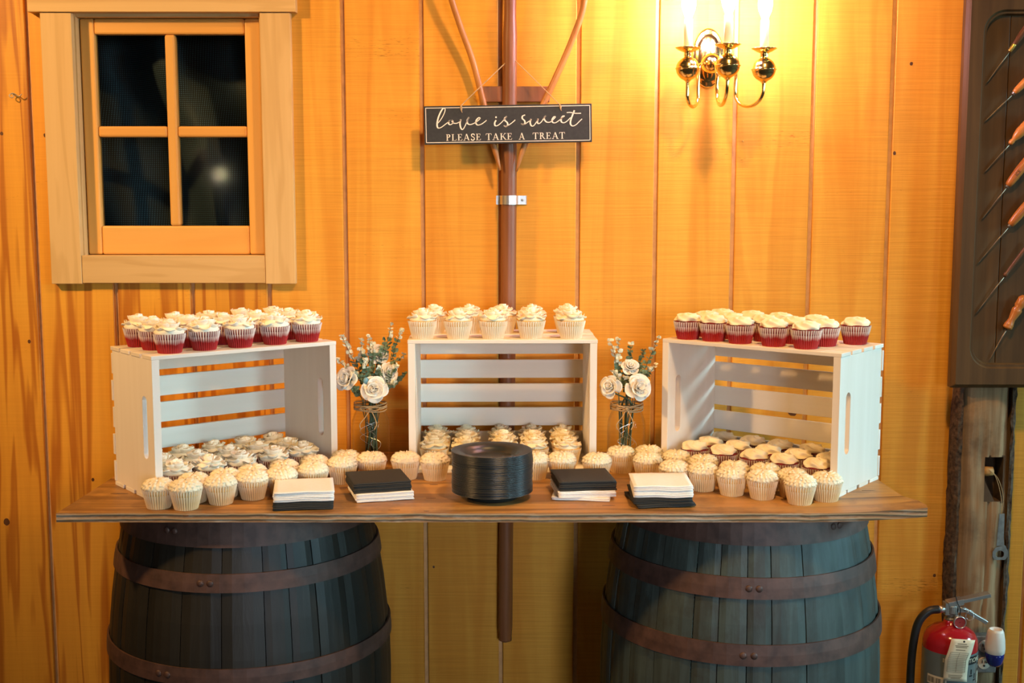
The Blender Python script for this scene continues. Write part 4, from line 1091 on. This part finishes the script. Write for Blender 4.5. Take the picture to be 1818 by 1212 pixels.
for kd, px, py, where in D:
    if kd == 'b': p = at_z(px, py, TZ) + Vector((0, RBm, 0))
    else: p = at_z(px, py, TZ + .064)
    P_.append([p.x, p.y])
# settle the row: nudge apart any two that would press into each other
def crate_clear(q):
    for P, rz in ((PL, RZ_L), (PR, RZ_R), (PC, RZ_C)):
        c, s = math.cos(rz), math.sin(rz); dx, dy = q[0] - P.x, q[1] - P.y; lx, ly = c * dx + s * dy, -s * dx + c * dy
        mx_, my_ = CL / 2 + RBm + .006, CDP / 2 + RBm + .003
        if abs(lx) < mx_ and abs(ly) < my_:
            if my_ + ly < .06: ly = -my_
            elif lx < 0: lx = -mx_
            else: lx = mx_
            q[0], q[1] = P.x + c * lx - s * ly, P.y + s * lx + c * ly
for it in range(60):
    for i in range(len(P_)):
        for j in range(i):
            dx, dy = P_[i][0] - P_[j][0], P_[i][1] - P_[j][1]; d = math.hypot(dx, dy) or 1e-6; mn = .0605
            if d < mn:
                k = (mn - d) / d * .5; P_[i][0] += dx * k; P_[i][1] += dy * k; P_[j][0] -= dx * k; P_[j][1] -= dy * k
    for q in P_: crate_clear(q)
for (kd, px, py, where), q in zip(D, P_):
    cupcake('gold_shag', (q[0], q[1], TZ + .0004), f'{wh_} {where}', G, sc=.985)
# ------------------------------------------------------------------ stack of black plates
pc = at_z(873, 894, TZ) + Vector((0, .060, 0))
prof = [(.001, .0008), (.050, .0008), (.054, .0016), (.0600, .0090), (.0660, .0150), (.0720, .0168), (.0865, .0181), (.0894, .0180), (.0903, .0174), (.0902, .0166), (.0880, .0167), (.0720, .0154), (.0665, .0136), (.0612, .0080), (.0560, 0), (.001, 0)]
pm = MB().lathe(prof, 72, caps=False).mesh('plate', True); pm.materials.append(M['plate'])
NP_ = 44; rnd = random.Random(5); dx = dy = 0
for k in range(NP_):
    dx = dx * .8 + rnd.uniform(-.0006, .0006); dy = dy * .8 + rnd.uniform(-.0006, .0006)
    if k in (22, 31): dx += .0012
    o = put('plate', pm, None, 0, (pc.x + dx, pc.y + dy, TZ + .0005 + k * .00208)); o.rotation_euler = (0, 0, rnd.uniform(0, 6)); sc_ = rnd.uniform(.988, 1.004); o.scale = (sc_, sc_, 1)
    if k == NP_ - 1: tag(o, 'topmost glossy black plate of the tall stack', 'plate', 'stacked black plates')
    elif k == 0: tag(o, 'lowest black plate of the tall stack, resting on the board', 'plate', 'stacked black plates')
    else: tag(o, 'thin round black plate within the tall stack of plates', 'plate', 'stacked black plates')

# ------------------------------------------------------------------ napkins
NW = .127
def napkin_mesh(seed, mat, amp, thick):
    """folded napkin: thin slab with a soft rounded fold at the front and gentle waves"""
    rnd = random.Random(seed); ph = rnd.uniform(0, 6); n = 14; mb = MB(); T = thick
    wv = lambda x, y: amp * (math.sin(x * 75 + ph) * (.4 + .6 * (.5 - y / NW)) + .6 * math.sin(x * 31 + ph * 2 + y * 12))
    e = lambda s: .0012 * nz(s * 9 + seed, seed)
    def top(i, j):
        x = lerp(-NW / 2, NW / 2, i / n); y = lerp(-NW / 2, NW / 2, j / n)
        return (x + (e(j) if i in (0, n) else 0), y + (e(i + 40) if j in (0, n) else 0), T + wv(x, y))
    def bot(i, j): p = top(i, j); return (p[0] * .997, p[1] * .997, p[2] - T)
    N = n + 1; vs = [top(i, j) for j in range(N) for i in range(N)] + [bot(i, j) for j in range(N) for i in range(N)]; fs = []
    for j in range(n):
        for i in range(n):
            q = (j * N + i, j * N + i + 1, (j + 1) * N + i + 1, (j + 1) * N + i); fs.append(q); fs.append(tuple(N * N + k for k in reversed(q)))
    ed = [i for i in range(N)] + [j * N + n for j in range(1, N)] + [n * N + i for i in range(n - 1, -1, -1)] + [j * N for j in range(n - 1, 0, -1)]
    m0 = len(vs)
    for k in ed:
        p = vs[k]; c = math.hypot(p[0], p[1]); vs.append((p[0] * 1.009, p[1] * 1.009, p[2] - T / 2))
    for a in range(len(ed)):
        b = (a + 1) % len(ed); fs.append((ed[a], m0 + a, m0 + b, ed[b])); fs.append((m0 + a, N * N + ed[a], N * N + ed[b], m0 + b))
    me = mb.add(vs, fs).mesh('napkin', True); me.materials.append(mat); return me
def napkin_pile(pl, pr, layers, seed, amp, where):
    """pl, pr: pixels of the front bottom corners; layers: bottom to top [(colour, count)]"""
    a, b = at_z(pl[0], pl[1], TZ), at_z(pr[0], pr[1], TZ); d = (b - a); rz = math.atan2(d.y, d.x); mid = (a + b) / 2
    nrm = Vector((-math.sin(rz), math.cos(rz), 0)); c = mid + nrm * NW / 2; z = TZ + .0006 + amp * 1.7; rnd = random.Random(seed)
    for li, (colr, cnt, ox, oy, dr) in enumerate(layers):
        T = .0035; me = napkin_mesh(seed, M['nap_white' if colr == 'white' else 'nap_black'], amp, T)
        for k in range(cnt):
            o = put('napkin', me); jr = R(rnd.uniform(-1, 1)) + R(dr) * (1 if dr < 5 and dr > -5 else (k < 2))
            o.location = (c.x + ox + rnd.uniform(-.0012, .0012), c.y + oy + rnd.uniform(-.0012, .0012), z); o.rotation_euler = (0, 0, rz + jr); z += T + .00012
            top_ = li == 1 and k == cnt - 1
            lab = f'topmost {colr} paper napkin of the pile {where}' if top_ else f'folded {colr} paper napkin in the pile {where}'
            tag(o, lab, 'napkin', f'{colr} napkins in the pile {where}')
napkin_pile((484, 908), (592, 904), [('black', 5, 0, 0, 0), ('white', 6, .001, -.002, 1)], 3, .0005, 'farthest left, white over black')
napkin_pile((630, 893), (731, 887), [('white', 5, .002, -.001, 2), ('black', 6, -.004, .006, 2)], 6, .0003, 'just left of the plates, black over white')
napkin_pile((992, 891), (1094, 888), [('white', 6, -.0, 0, -14), ('black', 6, .001, .002, 0)], 8, .0003, 'just right of the plates, black over white')
napkin_pile((1124, 902), (1230, 902), [('black', 6, 0, 0, 8), ('white', 7, .002, .0, -1)], 12, .0008, 'farthest right, white over black')

# ------------------------------------------------------------------ mason jars with flowers
JH = .172
def jar(label, X, Y, bow_x):
    j = thing('mason_jar', label, 'jar', (X, Y, TZ), 0, 'flower jars between the crates')
    ou = [(.001, .0), (.036, .0), (.042, .004), (.0455, .012), (.0470, .03), (.0470, .105), (.0455, .122), (.040, .138), (.0355, .147), (.0355, .152), (.0380, .1535), (.0355, .156), (.0375, .1585), (.0352, .161), (.0370, .1635), (.0350, .167), (.0358, .1715), (.0340, .172)]
    MB().lathe(ou, 48, caps=False).build('glass', M['glass'], j, smooth=True)
    mb = MB()
    for k in range(5):
        zz = .150 + k * .0036
        mb.tube([((.0392 + .0006 * (k % 2)) * math.cos(a), (.0392 + .0006 * (k % 2)) * math.sin(a), zz + .002 * math.sin(a * 2 + k * 2)) for a in [2 * math.pi * q / 36 for q in range(37)]], .0017, 6, caps=False)
    f = Vector((bow_x, -.0405, .157))
    for s in (-1, 1):
        mb.tube(cr([f, f + Vector((s * .014, -.003, .006)), f + Vector((s * .024, 0, .002)), f + Vector((s * .014, -.002, -.004)), f], 5), .0013, 6)
        mb.tube(cr([f, f + Vector((s * .010, -.003, -.018)), f + Vector((s * .020 - .004, -.008, -.036)), f + Vector((s * .016 - .006, -.009, -.050))], 5), [.0013] * 15 + [.0008], 6)
    mb.sphere(f + Vector((0, -.002, 0)), .0042, 8, 6)
    mb.build('twine', M['twine'], j, smooth=True)
    mb = MB(); rnd = random.Random(int(X * 1000))
    for k in range(3):     # loose silver fairy-light wire inside the jar
        pts = [(rnd.uniform(-.024, .024), rnd.uniform(-.024, .0), lerp(.02, .12, q / 6)) for q in range(7)]
        mb.tube(cr(pts, 6), .0005, 5)
    mb.build('curled_wire', M['alu'], j)
    return Vector((X, Y, TZ))
JL = jar('clear glass jar tied with twine, between the left and middle crates', -.347, -.262, .004)
JR = jar('clear glass jar tied with twine, between the middle and right crates', .281, -.262, -.004)

def rose(jpos, c, Rr, face, label, group, seed):
    rnd = random.Random(seed); c = Vector(c)
    t = thing('rose', label, 'flower', c, 0, group); q = Vector(face).normalized().to_track_quat('Z', 'Y'); t.rotation_euler = q.to_euler()
    for ring, (n, tilt, rr, L, w_) in enumerate(((5, 24, .30, .74, .46), (5, 52, .22, .66, .42), (4, 72, .13, .56, .34), (3, 84, .05, .46, .24))):
        a0 = rnd.uniform(0, 6)
        for k in range(n):
            mb = MB(); a = a0 + 2 * math.pi * k / n + rnd.uniform(-.15, .15)
            Mx = Matrix.Translation((rr * Rr * math.cos(a), rr * Rr * math.sin(a), Rr * (-.30 + .10 * ring))) @ Matrix.Rotation(a - math.pi / 2, 4, 'Z') @ Matrix.Rotation(R(tilt + rnd.uniform(-8, 8)), 4, 'X') @ Matrix.Rotation(R(rnd.uniform(-12, 12)), 4, 'Y')
            petal_patch(mb, Mx, w_ * Rr * rnd.uniform(.9, 1.15), L * Rr * rnd.uniform(.92, 1.1), Rr * .22, Rr * rnd.uniform(-.16, .02), .0009, 6, 6)
            mb.build('petal', M['petal'], t, smooth=True)
    Mi = (Matrix.Translation(c) @ q.to_matrix().to_4x4()).inverted()
    foot = jpos + Vector((rnd.uniform(-.016, .016), rnd.uniform(-.016, .016), .010)); neck = jpos + Vector((rnd.uniform(-.016, .016), rnd.uniform(-.014, .014), .165))
    P = [Mi @ p for p in cr([c - Vector(face).normalized() * Rr * .25, c - Vector(face).normalized() * Rr * .6 + Vector((0, 0, -.012)), neck, lerp(neck, foot, .5), foot], 6)]
    MB().tube(P, .0022, 7).build('stem', M['stem'], t, smooth=True)
    MB().lathe([(.002, -Rr * .62), (Rr * .22, -Rr * .45), (Rr * .32, -Rr * .26), (Rr * .2, -Rr * .2)], 12, caps=False).build('calyx', M['stem'], t, smooth=True)
def leafq(mb, p, d, side, L, w_):
    d = Vector(d).normalized(); s = d.cross(Vector(side)).normalized() * w_; n_ = s.cross(d).normalized() * L * .12
    m = p + d * L * .5; e_ = p + d * L
    mb.add([p, m + s, e_, m - s, m - n_, p + d * L * .8 + s * .72, p + d * L * .8 - s * .72], [(0, 1, 4), (0, 4, 3), (1, 5, 4), (5, 2, 4), (4, 2, 6), (4, 6, 3)])
def sprig(jpos, tip, bend, label, group, seed, pale, n=13, lw=.0060, start=.35):
    rnd = random.Random(seed); tip = Vector(tip); foot = jpos + Vector((rnd.uniform(-.018, .018), rnd.uniform(-.018, .018), .012))
    neck = jpos + Vector((rnd.uniform(-.020, .020), rnd.uniform(-.016, .016), .168)); mid = lerp(neck, tip, .5) + Vector(bend)
    t = thing('eucalyptus_sprig', label, 'sprig', tuple(foot), 0, group)
    P = [p - foot for p in cr([foot, lerp(foot, neck, .5), neck, mid, tip], 8)]
    MB().tube(P, [lerp(.0016, .0006, k / (len(P) - 1)) for k in range(len(P))], 6).build('stem', M['stem'], t, smooth=True)
    mb, mp = MB(), MB(); up = P[16:]
    for k in range(n):
        s = start + (1 - start) * k / (n - 1); f = s * (len(up) - 1); i = min(int(f), len(up) - 2); p = lerp(up[i], up[i + 1], f - i); d = (up[i + 1] - up[i]).normalized()
        for q in range(3 if k < n - 1 else 4):
            a = rnd.uniform(0, 6.28); o_ = Vector((math.cos(a), math.sin(a), rnd.uniform(-.1, .5))); dd = (o_ + d * .7).normalized()
            leafq(mp if s > pale else mb, p, dd, (rnd.uniform(-1, 1), rnd.uniform(-1, 1), rnd.uniform(-1, 1)), rnd.uniform(.010, .0165) * (1 if s < .85 else .75), lw * rnd.uniform(.7, 1.1))
    if mb.v: o = mb.build('leaves', M['leaf'], t); o['kind'] = 'stuff'
    if mp.v: o = mp.build('pale_leaves', M['leaf_pale'], t); o['kind'] = 'stuff'
gl_, gr_ = 'flowers in the left jar', 'flowers in the right jar'
JY = -.262
for px, py, dy, r_, f, lab in ((615, 672, -.045, .032, (-.5, -.8, .35), 'white rose leaning far left out of the left jar'),
                               (664, 690, -.052, .034, (.05, -.95, .25), 'large white rose at the front rim of the left jar'),
                               (672, 628, .01, .028, (.3, -.75, .6), 'white rose half hidden high in the left bouquet'),
                               (690, 662, -.015, .028, (.6, -.7, .3), 'white rose at the right of the left bouquet')):
    rose(JL, at_y(px, py, JY + dy), r_, f, lab, gl_, px)
for px, py, dy, r_, f, lab in ((1083, 686, -.045, .029, (-.5, -.8, .25), 'white rose at the left rim of the right jar'),
                               (1134, 688, -.052, .034, (.25, -.9, .3), 'large cream rose at the front rim of the right jar'),
                               (1119, 650, -.01, .024, (.1, -.8, .7), 'small white rosebud topping the right bouquet')):
    rose(JR, at_y(px, py, JY + dy), r_, f, lab, gr_, px)
SPL = [(607, 598, 0, .55, 'pale tipped eucalyptus sprig, tall at the left of the left bouquet'), (601, 640, -.02, .6, 'short pale eucalyptus sprig beside the leftmost rose of the left jar'),
       (641, 605, -.01, .6, 'pale eucalyptus sprig, upright left of centre in the left bouquet'), (655, 598, .01, .65, 'pale eucalyptus sprig, upright in the centre of the left bouquet'),
       (694, 578, .02, .82, 'tallest thin eucalyptus sprig of the left bouquet'), (711, 588, -.01, .85, 'eucalyptus sprig arching right below the tallest in the left jar'),
       (716, 630, .02, .9, 'eucalyptus sprig reaching right towards the middle crate'), (716, 664, .01, 2, 'dark green eucalyptus sprig low at the right of the left bouquet'),
       (700, 678, -.04, .7, 'short eucalyptus sprig under the right rose of the left jar'), (648, 640, -.05, .7, 'short leafy sprig at the heart of the left bouquet'),
       (630, 662, -.05, .8, 'short leafy sprig between the two front roses, left jar'), (672, 655, -.045, .95, 'short green sprig above the large rose, left jar'),
       (640, 622, -.02, .9, 'green sprig rising behind the leftmost rose, left jar'), (662, 612, -.02, .8, 'green sprig in front of the high rose, left jar'),
       (684, 604, .0, 2, 'dark green sprig right of the high rose, left jar'), (628, 690, -.05, 2, 'drooping green sprig under the leftmost rose, left jar'),
       (704, 650, -.03, .85, 'green sprig over the right rose of the left bouquet')]
for k, (px, py, dy, pale, lab) in enumerate(SPL):
    sprig(JL, at_y(px, py, JY + dy), ((px - 658) * .0001, 0, .008), lab, gl_, 100 + k, pale, 11 + (py < 600) * 3, start=.25)
SPR = [(1084, 606, 0, .5, 'pale round leaved sprig, tall at the left of the right bouquet'), (1098, 604, .01, .5, 'pale round leaved sprig beside the leftmost tall one, right jar'),
       (1120, 612, .01, .97, 'upright green sprig behind the rosebud of the right jar'), (1168, 600, .0, .75, 'long eucalyptus sprig arching right over the right crate corner'),
       (1164, 648, .0, .75, 'eucalyptus sprig reaching right above the cream rose'), (1142, 624, .02, 2, 'dark green sprig right of the rosebud, right jar'),
       (1089, 660, -.04, .6, 'short pale sprig above the left rose of the right jar'), (1112, 672, -.04, .85, 'short green sprig between the two lower roses, right jar'),
       (1098, 638, -.01, .8, 'green sprig left of the rosebud, right jar'), (1140, 660, -.02, 2, 'dark green sprig behind the cream rose, right jar')]
for k, (px, py, dy, pale, lab) in enumerate(SPR):
    sprig(JR, at_y(px, py, JY + dy), ((px - 1112) * .0001, 0, .008), lab, gr_, 200 + k, pale, 11, .0058, start=.25)
p = at_y(650, 676, JY - .05)
tag(MB().sphere(p, .0075, 12, 8, (1, 1, 1.2)).tube([p, p + Vector((.001, .02, -.03)), JL + Vector((0, 0, .16))], .001, 6).build('blue_bud', M['berry'], smooth=True), 'tiny pale blue bud above the large rose in the left jar', 'flower bud', gl_)
